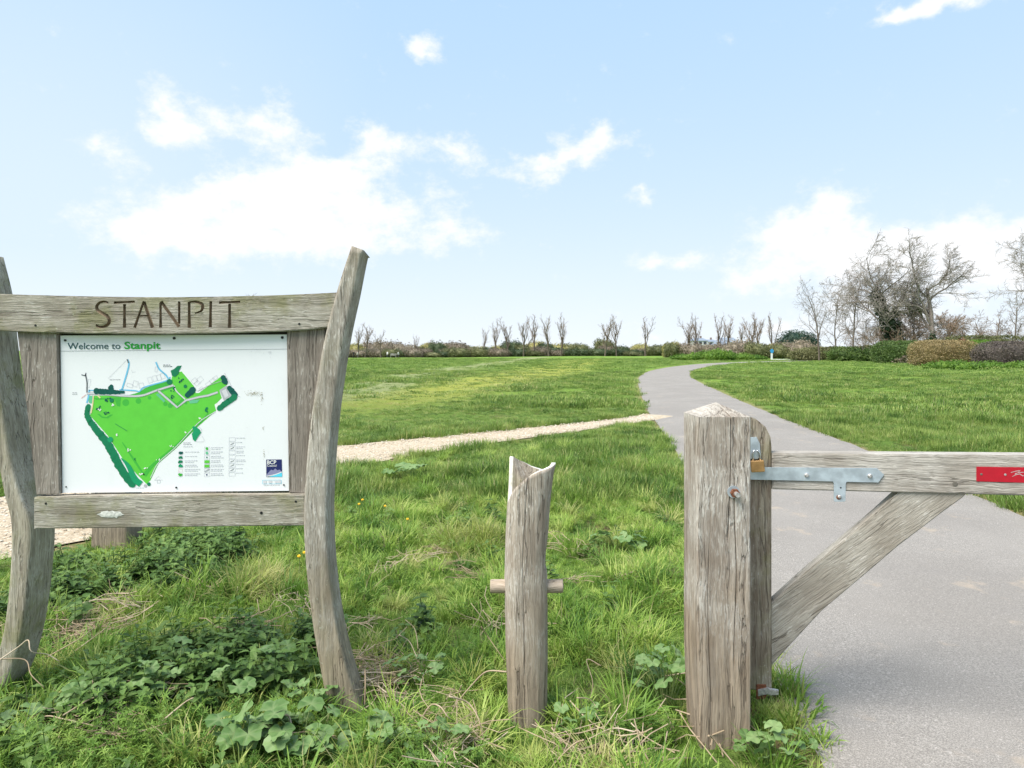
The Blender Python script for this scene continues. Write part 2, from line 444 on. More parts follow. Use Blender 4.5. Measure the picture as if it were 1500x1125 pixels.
def strip(name, cl_, wid, z, mat, rag=.03, nx=9, seed=1, step=1):
    cl_ = np.asarray(cl_)
    T = np.gradient(cl_, axis=0); T /= np.linalg.norm(T, axis=1)[:, None]; N = np.stack([T[:, 1], -T[:, 0]], 1)
    wid = np.broadcast_to(wid, (len(cl_),))
    Vs = []
    s = np.cumsum(np.append(0, np.linalg.norm(np.diff(cl_, axis=0), axis=1)))
    for i in range(len(cl_)):
        for j in range(nx):
            u = -1 + 2 * j / (nx - 1)
            e = rag * 2 * (fbm(s[i] * 2.1, u * 3 + 7, seed) - .5) if j in (0, nx - 1) else 0
            p = cl_[i] + N[i] * (u * wid[i] + math.copysign(e, u))
            Vs.append((p[0], p[1], z + .012 * (1 - u * u)))
    F_ = [(i * nx + j, i * nx + j + 1, (i + 1) * nx + j + 1, (i + 1) * nx + j) for i in range(len(cl_) - 1) for j in range(nx - 1)]
    return mesh(name, Vs, F_, mat, smooth=True)
def resample(pl, step):
    d = np.append(0, np.cumsum(np.linalg.norm(np.diff(pl, axis=0), axis=1)))
    q = np.arange(0, d[-1], step); return np.stack([np.interp(q, d, pl[:, 0]), np.interp(q, d, pl[:, 1])], 1), q / d[-1]
tp, _ = resample(TAR, .25)
path = tag(obj('tarmac_path', strip('tarmac_path', tp, TAR_W, .002, mt_, .05)), 'pale grey tarmac path curving away to the right', 'path', kind='structure')
mgv, t, b = new_mat('sandy_gravel', .95, .15)
pos = t.n('ShaderNodeNewGeometry').outputs['Position']
s1 = t.noise(pos, 70, 4, .7); s2 = t.noise(pos, 3, 5, .65)
vo = t.n('ShaderNodeTexVoronoi'); t.put(vo.inputs['Vector'], pos); vo.inputs['Scale'].default_value = 38
c = t.mix(t.ss(s2, .35, .65), (.46, .375, .265), (.56, .48, .36))
c = t.mix(t.ss(s1, .35, .65), (.34, .27, .19), c)
c = t.mix(t.m('MULTIPLY', t.ss(vo.outputs['Color'], .5, .9), .5), c, (.68, .62, .52))
t.put(b.inputs['Base Color'], c)
t.put(b.inputs['Normal'], t.bump(t.m('SUBTRACT', s1, vo.outputs['Distance']), .8, .012))
gp, gq = resample(GRV, .12)
gravel = tag(obj('gravel_path', strip('gravel_path', gp, np.interp(gq, gs, GRV_W), .0015, mgv, .16, 9, 5)), 'sandy gravel footpath joining the tarmac from the left', 'path', kind='structure')

# ---------------------------------------------------------------- geometry-node scatter (only for uncountable stuff)
def scatter(name, sources, pts, rot, scl, idx, label, cat):
    src = bpy.data.collections.new(name + '_kinds')
    for i, s in enumerate(sources):
        o = bpy.data.objects.new('%s_kind_%02d' % (name, i), s); src.objects.link(o)
    me_ = bpy.data.meshes.new(name); me_.vertices.add(len(pts))
    me_.vertices.foreach_set('co', np.asarray(pts, np.float32).ravel())
    a = me_.attributes.new('rot', 'FLOAT_VECTOR', 'POINT'); a.data.foreach_set('vector', np.asarray(rot, np.float32).ravel())
    a = me_.attributes.new('scl', 'FLOAT_VECTOR', 'POINT'); a.data.foreach_set('vector', np.asarray(scl, np.float32).ravel())
    a = me_.attributes.new('idx', 'INT', 'POINT'); a.data.foreach_set('value', np.asarray(idx, np.int32))
    o = obj(name, me_)
    gt = bpy.data.node_groups.new(name + '_scatter', 'GeometryNodeTree')
    gt.interface.new_socket('Geometry', in_out='INPUT', socket_type='NodeSocketGeometry')
    gt.interface.new_socket('Geometry', in_out='OUTPUT', socket_type='NodeSocketGeometry')
    gi = gt.nodes.new('NodeGroupInput'); go = gt.nodes.new('NodeGroupOutput')
    ip = gt.nodes.new('GeometryNodeInstanceOnPoints'); ci = gt.nodes.new('GeometryNodeCollectionInfo')
    ci.inputs['Collection'].default_value = src
    ci.inputs['Separate Children'].default_value = True; ci.inputs['Reset Children'].default_value = True
    ip.inputs['Pick Instance'].default_value = True
    def na_(nm, ty):
        q = gt.nodes.new('GeometryNodeInputNamedAttribute'); q.data_type = ty; q.inputs['Name'].default_value = nm; return q.outputs[0]
    L = gt.links.new
    L(gi.outputs[0], ip.inputs['Points']); L(ci.outputs[0], ip.inputs['Instance'])
    L(na_('idx', 'INT'), ip.inputs['Instance Index']); L(na_('rot', 'FLOAT_VECTOR'), ip.inputs['Rotation']); L(na_('scl', 'FLOAT_VECTOR'), ip.inputs['Scale'])
    L(ip.outputs[0], go.inputs[0])
    md = o.modifiers.new('scatter', 'NODES'); md.node_group = gt
    return tag(o, label, cat, kind='stuff')

def tuft(name, mat, n, rad, hmin, hmax, wid, lean=.5, curl=.6, seed=0, seg=3, dead=.04):
    r_ = np.random.default_rng(seed); V = []; F = []; T = []
    for i in range(n):
        a = r_.uniform(0, 2 * math.pi); q = rad * math.sqrt(r_.uniform()); bx, by = q * math.cos(a), q * math.sin(a)
        da = a + r_.normal(0, 1.0); L = r_.uniform(hmin, hmax); ln = abs(r_.normal(lean, .25)); cu = r_.uniform(.2, 1) * curl
        ww = wid * r_.uniform(.6, 1.2); side = np.array([-math.sin(da), math.cos(da), 0])
        p = np.array([bx, by, -.01]); o = len(V); ang = ln * .5
        dd = 1.0 if r_.uniform() < dead else 0.0
        for k in range(seg + 1):
            f = k / seg
            w2 = ww * (1 - f ** 1.6) * .5
            tt = dd if dd else max(0.0, .35 - f) * .8
            if k < seg: V += [p - side * w2, p + side * w2]; T += [tt, tt]
            else: V.append(p.copy()); T.append(tt)
            ang += cu * (1.3 / seg) * (f + .4)
            p = p + (L / seg) * np.array([math.sin(ang) * math.cos(da), math.sin(ang) * math.sin(da), math.cos(ang)])
        for k in range(seg - 1):
            F.append((o + 2 * k, o + 2 * k + 1, o + 2 * k + 3, o + 2 * k + 2))
        F.append((o + 2 * seg - 2, o + 2 * seg - 1, o + 2 * seg))
    me_ = mesh(name, V, F, mat); set_attr(me_, 'tone', T); return me_

M['grass'] = leafmat('meadow_grass', [(.060, .145, .022), (.165, .300, .044), (.300, .435, .075), (.50, .55, .18)], .36, 2.6, base=(.34, .32, .14))
M['grass_f'] = leafmat('field_grass', [(.060, .135, .024), (.135, .235, .042), (.225, .325, .064), (.35, .41, .12)], .34, 1.1, base=(.34, .33, .15))
M['grass_y'] = leafmat('pale_grass', [(.26, .32, .06), (.38, .42, .12), (.52, .50, .22)], .35, 3, base=(.45, .40, .22))
M['nettle'] = leafmat('nettle_leaf', [(.060, .120, .026), (.105, .190, .042), (.175, .275, .065)], .28, 4, base=(.09, .10, .04))
M['cleaver'] = leafmat('cleavers_leaf', [(.090, .190, .028), (.150, .270, .042), (.23, .34, .065)], .33, 4, base=(.15, .17, .05))
M['mallow'] = leafmat('mallow_leaf', [(.085, .170, .045), (.140, .245, .075), (.22, .325, .13)], .25, 9, base=(.22, .30, .13))
M['straw'] = leafmat('dry_straw', [(.26, .19, .12), (.40, .31, .21), (.54, .45, .34)], .08, 9, rough=.8)

def sample_ring(d0, d1, dens, halfaz=47):
    area = R(2 * halfaz) / 2 * (d1 ** 2 - d0 ** 2); n = int(area * dens)
    r_ = np.sqrt(rng.uniform(d0 ** 2, d1 ** 2, n)); a = rng.uniform(-R(halfaz), R(halfaz), n)
    return r_ * np.sin(a), r_ * np.cos(a)
def gpatch(px, py, rx, ry):
    """ellipse given by photo pixels on the ground -> centre and radii in metres"""
    cx, cy = G(px, py); s = cy / FPX
    y1 = G(px, py - ry)[1]; y0 = G(px, py + ry)[1]
    return cx, (y0 + y1) / 2, rx * s, (y1 - y0) / 2
def in_patch(x, y, plist, soft=.35):
    m_ = np.zeros(np.shape(x))
    for p in plist:
        cx, cy, ax, ay_ = gpatch(*p)
        q = np.hypot((x - cx) / ax, (y - cy) / ay_) + soft * 2 * (fbm(x * 4, y * 4, 77) - .5)
        m_ = np.maximum(m_, sstep(q, 1.1, .8))
    return m_
NETTLE = [(190, 845, 140, 60), (45, 1078, 80, 22), (160, 1035, 100, 44), (270, 1005, 150, 55), (410, 985, 85, 42), (20, 905, 60, 40)]
CLEAVER = [(260, 1115, 220, 55), (80, 1130, 120, 30), (420, 1110, 120, 35), (640, 1120, 90, 26), (930, 1100, 90, 30), (560, 1125, 60, 20)]
STRAW = [(110, 1075, 75, 26), (572, 1045, 34, 46), (690, 1095, 50, 22), (150, 920, 45, 30), (860, 1105, 60, 18), (560, 985, 40, 16)]
near_t = [tuft('tuft', M['grass'], 28, .06, .045, .135, .0085, .7, 1.6, s) for s in range(6)] + \
         [tuft('tuft', M['grass'], 28, .055, .10, .22, .0092, .6, 1.9, 20 + s) for s in range(3)] + \
         [tuft('tuft', M['grass_y'], 36, .05, .10, .24, .0052, .5, 1.5, 30)] + \
         [tuft('tuft', M['grass'], 48, .075, .025, .07, .0055, .7, 1.0, 40 + s) for s in range(2)]
mid_t = [tuft('tuft', M['grass_f'], 44, .13, .06, .15, .010, .5, .9, 60 + s, 2) for s in range(5)] + [tuft('tuft', M['grass_y'], 36, .12, .06, .15, .009, .5, 1, 70, 2)]
far_t = [tuft('tuft', M['grass_f'], 70, .34, .05, .12, .022, .6, .9, 80 + s, 2) for s in range(4)] + [tuft('tuft', M['grass_y'], 60, .34, .05, .11, .02, .6, 1, 90, 2)]
vfar_t = [tuft('tuft', M['grass_f'], 90, .9, .05, .13, .055, .7, .9, 100 + s, 2) for s in range(3)]
tus_t = [tuft('tussock', M['grass'], 95, .07, .12, .26, .0078, .75, 1.9, 130 + s, 4) for s in range(3)] + [tuft('tussock', M['grass_y'], 80, .06, .12, .25, .006, .7, 1.9, 140, 4)]
allt = near_t + mid_t + far_t + vfar_t + tus_t; o_tus = len(allt) - 4
o_mid, o_far, o_vf = len(near_t), len(near_t) + len(mid_t), len(near_t) + len(mid_t) + len(far_t)
PX, PR, PS, PI_ = [], [], [], []
def addpts(x, y, scale, idx, tilt=.12, zs=None):
    n = len(x); z = hgt(x, y)
    PX.append(np.stack([x, y, z], 1))
    PR.append(np.stack([rng.normal(0, tilt, n), rng.normal(0, tilt, n), rng.uniform(0, 6.283, n)], 1))
    s = np.asarray(scale); PS.append(np.stack([s, s, s if zs is None else s * zs], 1)); PI_.append(idx)
def keep_off(x, y, tm=.0, gm=.0):
    return (tar_sd(x, y) + .22 * (fbm(x * 4, y * 4, 5) - .5) > tm) & (grv_sd(x, y) + .5 * (fbm(x * 3, y * 3, 6) - .5) > gm)
# near
x, y = sample_ring(1.5, 6.5, 420)
k = keep_off(x, y, -.01 , .06); x, y = x[k], y[k]
bare = in_patch(x, y, STRAW) * .5 + in_patch(x, y, NETTLE) * .5 + in_patch(x, y, CLEAVER) * .6
fp = in_patch(x, y, [(772, 1080, 55, 34), (1058, 1112, 70, 34), (510, 1050, 46, 40), (25, 1045, 60, 40)])
k = rng.uniform(size=len(x)) > np.maximum(bare, .8 * fp); x, y = x[k], y[k]
lush = np.clip(.5 + 1.7 * (fbm(x * 2.3, y * 2.3, 21) - .5), 0, 1)
idx = np.where(lush > .66, rng.integers(6, 9, len(x)), rng.integers(0, 6, len(x)))
idx = np.where(rng.uniform(size=len(x)) < np.where(lush < .42, .6, .18), 10 + rng.integers(0, 2, len(x)), idx)
yp = in_patch(x, y, [(690, 800, 55, 22), (395, 870, 60, 22), (455, 760, 30, 14), (820, 690, 60, 16), (900, 650, 80, 14)])
idx = np.where(rng.uniform(size=len(x)) < .015 + .4 * yp, 9, idx)
big = in_patch(x, y, [(690, 805, 62, 30), (250, 905, 90, 40), (400, 850, 70, 30), (1150, 1010, 50, 70), (1130, 1080, 60, 40)])
addpts(x, y, rng.uniform(.6, 1.0, len(x)) * (.6 + .6 * lush) * (1 + .4 * big), idx, .28)
x, y = sample_ring(1.9, 10, 15)
k = keep_off(x, y, .12, .2) & (in_patch(x, y, [(772, 1080, 60, 40), (1058, 1112, 75, 36), (510, 1050, 50, 45), (25, 1045, 70, 45), (160, 815, 60, 25)]) < .3) & (in_patch(x, y, NETTLE + CLEAVER) < .5); x, y = x[k], y[k]
x = np.append(x, [G(690, 828)[0], G(672, 822)[0], G(255, 918)[0], G(275, 925)[0], G(300, 905)[0], G(1155, 1015)[0], G(1160, 1060)[0]]); y = np.append(y, [G(690, 828)[1], G(672, 822)[1], G(255, 918)[1], G(275, 925)[1], G(300, 905)[1], G(1155, 1015)[1], G(1160, 1060)[1]])
idx = o_tus + np.where(rng.uniform(size=len(x)) < .12, 3, rng.integers(0, 3, len(x))); idx[-7:-5] = o_tus + 3
addpts(x, y, rng.uniform(.45, 1.0, len(x)) * (.6 + .75 * fbm(x * 1.1, y * 1.1, 61)), idx, .2)
# middle distances
x, y = sample_ring(6.5, 17, 120)
k = keep_off(x, y, .07, .10); x, y = x[k], y[k]
lush = fbm(x * .9, y * .9, 22); wn, yl = field_masks(x, y); k = rng.uniform(size=len(x)) > np.maximum(.8 * wn, .45 * yl); x, y, wn, yl, lush = x[k], y[k], wn[k], yl[k], lush[k]
beyond = sstep(grv_sd(x, y), .1, .5) * (y > 9 + .9 * x)
idx = np.where(rng.uniform(size=len(x)) < .05 + .25 * yl, o_mid + 5, o_mid + rng.integers(0, 5, len(x)))
addpts(x, y, rng.uniform(.6, 1.05, len(x)) * (.35 + 1.1 * np.clip(.5 + 2 * (lush - .5), 0, 1)), idx, zs=1.25 - .5 * beyond - .3 * yl)
x, y = sample_ring(17, 48, 24)
k = keep_off(x, y, .2, .1); x, y = x[k], y[k]
wn, yl = field_masks(x, y); k = rng.uniform(size=len(x)) > np.maximum(.85 * wn, .75 * yl); x, y, wn, yl = x[k], y[k], wn[k], yl[k]
lush = fbm(x * .45, y * .45, 23)
idx = np.where(rng.uniform(size=len(x)) < .06 + .4 * yl, o_far + 4, o_far + rng.integers(0, 4, len(x)))
addpts(x, y, rng.uniform(.6, 1.1, len(x)) * (.25 + 1.3 * np.clip(.5 + 2 * (lush - .5), 0, 1)), idx, zs=1.15 - .5 * yl)
x, y = sample_ring(48, 120, 2.6)
k = keep_off(x, y, .7, .1); x, y = x[k], y[k]
wn, yl = field_masks(x, y); k = rng.uniform(size=len(x)) > .9 * np.maximum(wn, .7 * yl); x, y = x[k], y[k]
lush = fbm(x * .22, y * .22, 24)
addpts(x, y, rng.uniform(.5, 1.1, len(x)) * (.35 + lush), o_vf + rng.integers(0, 3, len(x)))
scatter('grass', allt, np.vstack(PX), np.vstack(PR), np.vstack(PS), np.concatenate(PI_), 'uneven green grass covering the meadow and verges', 'grass')

# nettles, cleavers, straw
def leaf_vf(L, Wd, fold=.25, droop=.5, teeth=4):
    """pointed toothed leaf along +x, folded along the midrib"""
    Vv = [(0, 0, 0)]; mid = []; lft = []; rgt = []
    for k in range(1, teeth + 1):
        f = k / (teeth + .6); wv_ = Wd * math.sin(math.pi * f ** .75) ** .8 * .5
        z = -droop * L * f * f
        for dx, s in ((0, 1), (-.05, .8)):
            lft.append((L * (f + dx), wv_ * s, z + fold * wv_ * s)); rgt.append((L * (f + dx), -wv_ * s, z + fold * wv_ * s))
    tip = (L, 0, -droop * L)
    outl = [(0, 0, 0)] + lft + [tip] + rgt[::-1]
    c = (L * .5, 0, -droop * L * .25)
    Vv = [c] + outl; n = len(outl)
    return np.array(Vv), [(0, 1 + i, 1 + (i + 1) % n) for i in range(n)]
def xf(Vv, pos, yaw, pitch=0, roll=0, s=1):
    m_ = np.array(Euler((roll, -pitch, yaw), 'XYZ').to_matrix()); return (np.asarray(Vv) * s) @ m_.T + np.asarray(pos)
def nettle(seed):
    r_ = np.random.default_rng(seed); ps = []
    for st in range(3):
        a0 = r_.uniform(0, 6.28); H = r_.uniform(.07, .16); b0 = r_.normal(0, .03, 2); ln = r_.normal(0, .03, 2)
        ps.append(tube_vf([(b0[0], b0[1], -.02), (b0[0] + ln[0], b0[1] + ln[1], H)], [.0022, .0016], 4, False))
        nl = 4
        for k in range(nl):
            f = (k + 1) / nl; z = H * f
            for s in (0, math.pi):
                Lf = r_.uniform(.045, .07) * (1.1 - .45 * f)
                lv, lf = leaf_vf(Lf, Lf * .68, .3, r_.uniform(.1, .5))
                ps.append((xf(lv, (b0[0] + ln[0] * f, b0[1] + ln[1] * f, z), a0 + s + k * math.pi / 2 + r_.normal(0, .2), r_.uniform(.0, .45), r_.normal(0, .2)), lf))
    return mesh('nettle', *join(ps), M['nettle'])
def cleaver(seed):
    r_ = np.random.default_rng(seed); ps = []
    for st in range(4):
        a0 = r_.uniform(0, 6.28); L = r_.uniform(.10, .20); n = 5
        b0 = np.array([*r_.normal(0, .03, 2), 0]); up = r_.uniform(.5, 1.2)
        pts = [b0 + np.array([math.cos(a0) * math.cos(up), math.sin(a0) * math.cos(up), math.sin(up)]) * L * q / n for q in range(n + 1)]
        ps.append(tube_vf(pts, .0013, 3, False))
        for q in range(1, n + 1):
            for j in range(6):
                lv = np.array([(0, -.0016, 0), (.018, -.0032, .002), (.028, 0, -.002), (.018, .0032, .002), (0, .0016, 0)])
                ps.append((xf(lv, pts[q], j * 1.047 + q * .5, r_.uniform(.1, .6), 0, r_.uniform(.7, 1.15)), [(0, 1, 2, 3, 4)]))
    return mesh('cleavers', *join(ps), M['cleaver'])
def litter(seed):
    r_ = np.random.default_rng(seed); ps = []
    for st in range(14):
        a0 = r_.uniform(0, 6.28); L = r_.uniform(.08, .26); c0 = np.array([*r_.normal(0, .05, 2), r_.uniform(.005, .05)])
        bend = r_.normal(0, .5); pts = []
        for q in np.linspace(-.5, .5, 4):
            pts.append(c0 + np.array([math.cos(a0 + bend * q) * L * q, math.sin(a0 + bend * q) * L * q, .03 * r_.normal() * q + .01]))
        ps.append(tube_vf(pts, r_.uniform(.0009, .0024), 4, False))
    return mesh('straw', *join(ps), M['straw'])
def patch_points(patches, n, clip=.5):
    xs, ys = [], []
    for p in patches:
        cx, cy, ax, ay_ = gpatch(*p); k_ = int(n * ax * ay_)
        a = rng.uniform(0, 6.28, k_); q = np.sqrt(rng.uniform(0, 1.25, k_)); xs.append(cx + ax * q * np.cos(a)); ys.append(cy + ay_ * q * np.sin(a))
    x = np.concatenate(xs); y = np.concatenate(ys); k_ = (in_patch(x, y, patches) > rng.uniform(.0, clip, len(x))) & (in_patch(x, y, [(772, 1076, 50, 30), (1058, 1108, 62, 30), (512, 1046, 40, 36), (20, 1040, 52, 34), (160, 815, 50, 22)]) < rng.uniform(.2, 1, len(x))) & keep_off(x, y, .05, .05) & (y > 1.7)
    return x[k_], y[k_]
def simple_scatter(name, meshes, x, y, s0, s1, tilt, label, cat, dz=0):
    n = len(x); s = rng.uniform(s0, s1, n)
    scatter(name, meshes, np.stack([x, y, hgt(x, y) + dz], 1), np.stack([rng.normal(0, tilt, n), rng.normal(0, tilt, n), rng.uniform(0, 6.28, n)], 1),
            np.stack([s, s, s], 1), rng.integers(0, len(meshes), n), label, cat)
x, y = patch_points(NETTLE, 520)
x2, y2 = sample_ring(2.0, 6, 5); k = keep_off(x2, y2, .2, .3) & (fbm(x2 * 1.2, y2 * 1.2, 55) > .52); x = np.append(x, x2[k]); y = np.append(y, y2[k])
simple_scatter('nettles', [nettle(s) for s in range(5)], x, y, .7, 1.25, .15, 'low dark green nettles under and around the map sign', 'nettles')
x, y = patch_points(CLEAVER, 950)
x2, y2 = sample_ring(1.9, 5, 8); k = keep_off(x2, y2, .2, .3); x = np.append(x, x2[k]); y = np.append(y, y2[k])
simple_scatter('cleavers', [cleaver(s) for s in range(4)], x, y, .5, .9, .25, 'bright green whorled cleavers sprawling along the front verge', 'cleavers')
x, y = patch_points(STRAW, 420)
x2, y2 = sample_ring(2.0, 5, 3.2); k = keep_off(x2, y2, .2, .3); x = np.append(x, x2[k]); y = np.append(y, y2[k])
simple_scatter('straw_litter', [litter(s) for s in range(4)], x, y, .7, 1.2, .2, 'matted dry straw lying between the green plants', 'straw', .012)
# loose stones on the gravel
def pebble(seed):
    bm = bmesh.new(); bmesh.ops.create_icosphere(bm, subdivisions=1, radius=1)
    r_ = np.random.default_rng(seed)
    for v in bm.verts: v.co = Vector((v.co.x * 1.2, v.co.y, v.co.z * .6)) * r_.uniform(.8, 1.15)
    me_ = bpy.data.meshes.new('pebble'); bm.to_mesh(me_); bm.free(); me_.materials.append(M['stone']); return me_
M['stone'] = leafmat('flint_chips', [(.40, .32, .23), (.52, .45, .36), (.66, .62, .55)], 0, 30, rough=.9)
ks = rng.integers(0, len(GRV) - 1, 6500); u = rng.uniform(-1, 1, 6500)
T = np.gradient(GRV, axis=0); T /= np.linalg.norm(T, axis=1)[:, None]
x = GRV[ks, 0] + T[ks, 1] * u * GRV_W[ks] + rng.normal(0, .08, 6500); y = GRV[ks, 1] - T[ks, 0] * u * GRV_W[ks] + rng.normal(0, .08, 6500)
k = tar_sd(x, y) > .0; x, y = x[k], y[k]
n = len(x); s = rng.uniform(.006, .016, n)
scatter('loose_gravel', [pebble(s_) for s_ in range(4)], np.stack([x, y, np.full(n, .014)], 1), np.stack([rng.normal(0, .2, n)] * 2 + [rng.uniform(0, 6, n)], 1), np.stack([s, s, s], 1), rng.integers(0, 4, n), 'pale flint chips scattered over the gravel footpath', 'gravel')

# ---------------------------------------------------------------- timber lofts
def rect_section(hw, hd, r, n_side=6):
    """closed list of (x, y) round a bevelled rectangle, starting front-left, front face first"""
    pts = []
    cs = [(-hw + r, -hd + r, 180), (hw - r, -hd + r, 270), (hw - r, hd - r, 0), (-hw + r, hd - r, 90)]
    for i, (cx, cy, a0) in enumerate(cs):
        for a in (0, 30, 60, 90):
            pts.append((cx + r * math.cos(R(a0 + a)), cy + r * math.sin(R(a0 + a))))
        nx_ = cs[(i + 1) % 4]; e = (nx_[0] + r * math.cos(R(nx_[2])), nx_[1] + r * math.sin(R(nx_[2]))); s_ = pts[-1]
        for k_ in range(1, n_side): pts.append((s_[0] + (e[0] - s_[0]) * k_ / n_side, s_[1] + (e[1] - s_[1]) * k_ / n_side))
    return pts
def loft(rings):
    n = len(rings[0]); V_ = [p for r_ in rings for p in r_]
    F_ = [(i * n + j, i * n + (j + 1) % n, (i + 1) * n + (j + 1) % n, (i + 1) * n + j) for i in range(len(rings) - 1) for j in range(n)]
    F_.append(tuple(range(n - 1, -1, -1))); F_.append(tuple(range((len(rings) - 1) * n, len(rings) * n)))
    return np.array(V_, float), F_

# ---------------------------------------------------------------- map sign
DS = 2.80
def SP(px, py, dy=0.0): return P(px, py, DS) + np.array([0, dy, 0])   # on the sign's own upright plane
sroot = thing('map_sign', (*SP(262, 1020)[:2], 0), 'oak map sign carved STANPIT with curved posts and white map panel', 'sign')
def curved_post(name, prof, y0, y1, mat, seed):
    """prof: (py, left px, right px) on the sign plane"""
    prof = sorted(prof); ys = np.array([q[0] for q in prof]); ls = np.array([q[1] for q in prof]); rs = np.array([q[2] for q in prof])
    rows = np.linspace(ys[0], ys[-1], 60)
    def sm(a):
        c_ = catmull(np.stack([ys, a], 1), 8); return np.interp(rows, c_[:, 0], c_[:, 1])
    L_, R_ = sm(ls), sm(rs); rings = []
    for py, l, r_ in zip(rows, L_, R_):
        a, b_ = SP(l, py), SP(r_, py); hw = (b_[0] - a[0]) / 2; cx = (a[0] + b_[0]) / 2; z = a[2]
        sec = rect_section(hw, (y1 - y0) / 2, .012)
        ring = []
        for (x_, yy) in sec:
            wob = .0035 * (fbm(x_ * 40 + seed, z * 3, seed, 2) - .5) * 2
            ring.append((cx + x_ + wob, (y0 + y1) / 2 + yy + wob, z))
        rings.append(ring)
    rings = rings[::-1]
    V_, F_ = loft(rings)
    top = V_[-len(rings[0]):]
    for p in V_[-len(rings[0]):]: p[2] -= .35 * max(0, p[0] - top[:, 0].min()) + .12 * (p[1] - y0)
    return part(name, V_, F_, mat, sroot, True)
# right post stands proud of the rails; left post sits behind them
curved_post('post', [(362, 517, 536), (430, 496, 522), (500, 478, 507), (580, 464, 495), (640, 456, 489), (720, 450, 484), (780, 449, 484), (850, 454, 489), (920, 463, 500), (990, 476, 517), (1045, 488, 536), (1075, 495, 546)], DS - .045, DS + .085, M['sign_zr'], 3)
lmes = [(356, -54, 4), (430, -36, 22), (485, -30, 28), (560, -21, 37), (620, -13, 45), (676, -5, 54), (730, 6, 68), (772, 14, 82), (850, 12, 80), (930, 3, 70), (1000, -14, 50), (1032, -27, 30), (1075, -48, 4)]
lp = curved_post('post', [(q, 750 + (l - 750) * 1.0107, 750 + (r_ - 750) * 1.066) for q, l, r_ in lmes], DS + .030, DS + .185, M['sign_z'], 8)
tag(lp, 'greener left post with moss on its shaded side')
def plank(name, outline, y0, y1, mat, root, bev=.003):
    """outline: px polygon on the sign plane, extruded in depth"""
    a = np.array([SP(*q) for q in outline]); n = len(a)
    V_ = np.vstack([np.column_stack([a[:, 0], np.full(n, y0), a[:, 2]]), np.column_stack([a[:, 0], np.full(n, y1), a[:, 2]])])
    F_ = [tuple(range(n)), tuple(range(2 * n - 1, n - 1, -1))] + [(i, i + n, (i + 1) % n + n, (i + 1) % n) for i in range(n)]
    V_ = V_ - np.array(root.location); me_ = mesh(name, V_, F_, mat)
    bm = bmesh.new(); bm.from_mesh(me_); bmesh.ops.recalc_face_normals(bm, faces=bm.faces)
    bmesh.ops.bevel(bm, geom=[e for e in bm.edges if abs(e.verts[0].co.y - e.verts[1].co.y) < 1e-5], offset=bev, segments=2, affect='EDGES')
    bm.to_mesh(me_); bm.free()
    return obj(name, me_, root)
top_e = catmull([(-40, 428), (0, 431), (120, 434.5), (250, 436), (380, 434), (450, 431.5), (500, 429)], 4)
bot_e = catmull([(487, 480), (420, 485.5), (250, 490), (100, 488.5), (0, 485), (-33, 483)], 4)
head = plank('top_rail', [tuple(q) for q in top_e] + [tuple(q) for q in bot_e], DS - .032, DS + .028, M['sign_x'], sroot, .004)
plank('bottom_rail', [(57, 726.5), (150, 724), (250, 723.2), (350, 722.6), (450, 722), (450, 767), (350, 768), (200, 770), (57, 772)], DS - .032, DS + .028, M['sign_x'], sroot, .004)
plank('stile', [(27, 480), (86.2, 482), (90, 723), (56, 724), (42, 600)], DS - .012, DS + .0265, M['stile'], sroot)
plank('stile', [(421.5, 479), (477, 474), (477, 600), (455, 722.5), (424.5, 721)], DS - .012, DS + .0265, M['stile'], sroot)
plank('backing_board', [(86.9, 484), (421.2, 482), (424, 721.4), (90.2, 722.5)], DS + .012, DS + .0255, M['backing'], sroot)

# carved letters: V grooves cut out of the rail
def groove(pts, wid, depth=.011):
    """pts in px; wid = half widths in px"""
    pts = np.array(pts, float); wid = np.broadcast_to(np.asarray(wid, float), (len(pts),))
    T_ = np.gradient(pts, axis=0); T_ /= np.linalg.norm(T_, axis=1)[:, None]; N_ = np.stack([-T_[:, 1], T_[:, 0]], 1)
    yf = DS - .032
    V_ = []; F_ = []
    for p, n_, w_ in zip(pts, N_, wid):
        l = P(*(p + n_ * w_), DS); r_ = P(*(p - n_ * w_), DS); c_ = P(*p, DS)
        dp = min(depth, .0042 + w_ * .0042)
        V_ += [(l[0], yf - .002, l[2]), (r_[0], yf - .002, r_[2]), (r_[0], yf + .0001, r_[2]), (c_[0] + (r_[0] - c_[0]) * .35, yf + dp, c_[2] + (r_[2] - c_[2]) * .35), (c_[0] + (l[0] - c_[0]) * .35, yf + dp, c_[2] + (l[2] - c_[2]) * .35), (l[0], yf + .0001, l[2])]
    k_ = 6
    for i in range(len(pts) - 1):
        for j in range(k_): F_.append((i * k_ + j, i * k_ + (j + 1) % k_, (i + 1) * k_ + (j + 1) % k_, (i + 1) * k_ + j))
    F_.append(tuple(range(k_ - 1, -1, -1))); F_.append(tuple(range((len(pts) - 1) * k_, len(pts) * k_)))
    return np.array(V_), F_
def Z5(x, y): return (120 + x * .17333, 425 + y * .17333)
def line(x0, y0, x1, y1, w0, w1=None, mid=None, n=5):
    w1 = w0 if w1 is None else w1; mid = (w0 + w1) / 2 * .85 if mid is None else mid
    t_ = np.linspace(0, 1, n); ww = np.where(t_ < .5, w0 + (mid - w0) * t_ * 2, mid + (w1 - mid) * (t_ * 2 - 1))
    return groove([Z5(x0 + (x1 - x0) * q, y0 + (y1 - y0) * q) for q in t_], ww)
def curve(pl, ww, n=6):
    c_ = catmull(pl, n); return groove([Z5(*q) for q in c_], np.interp(np.linspace(0, 1, len(c_)), np.linspace(0, 1, len(ww)), ww))
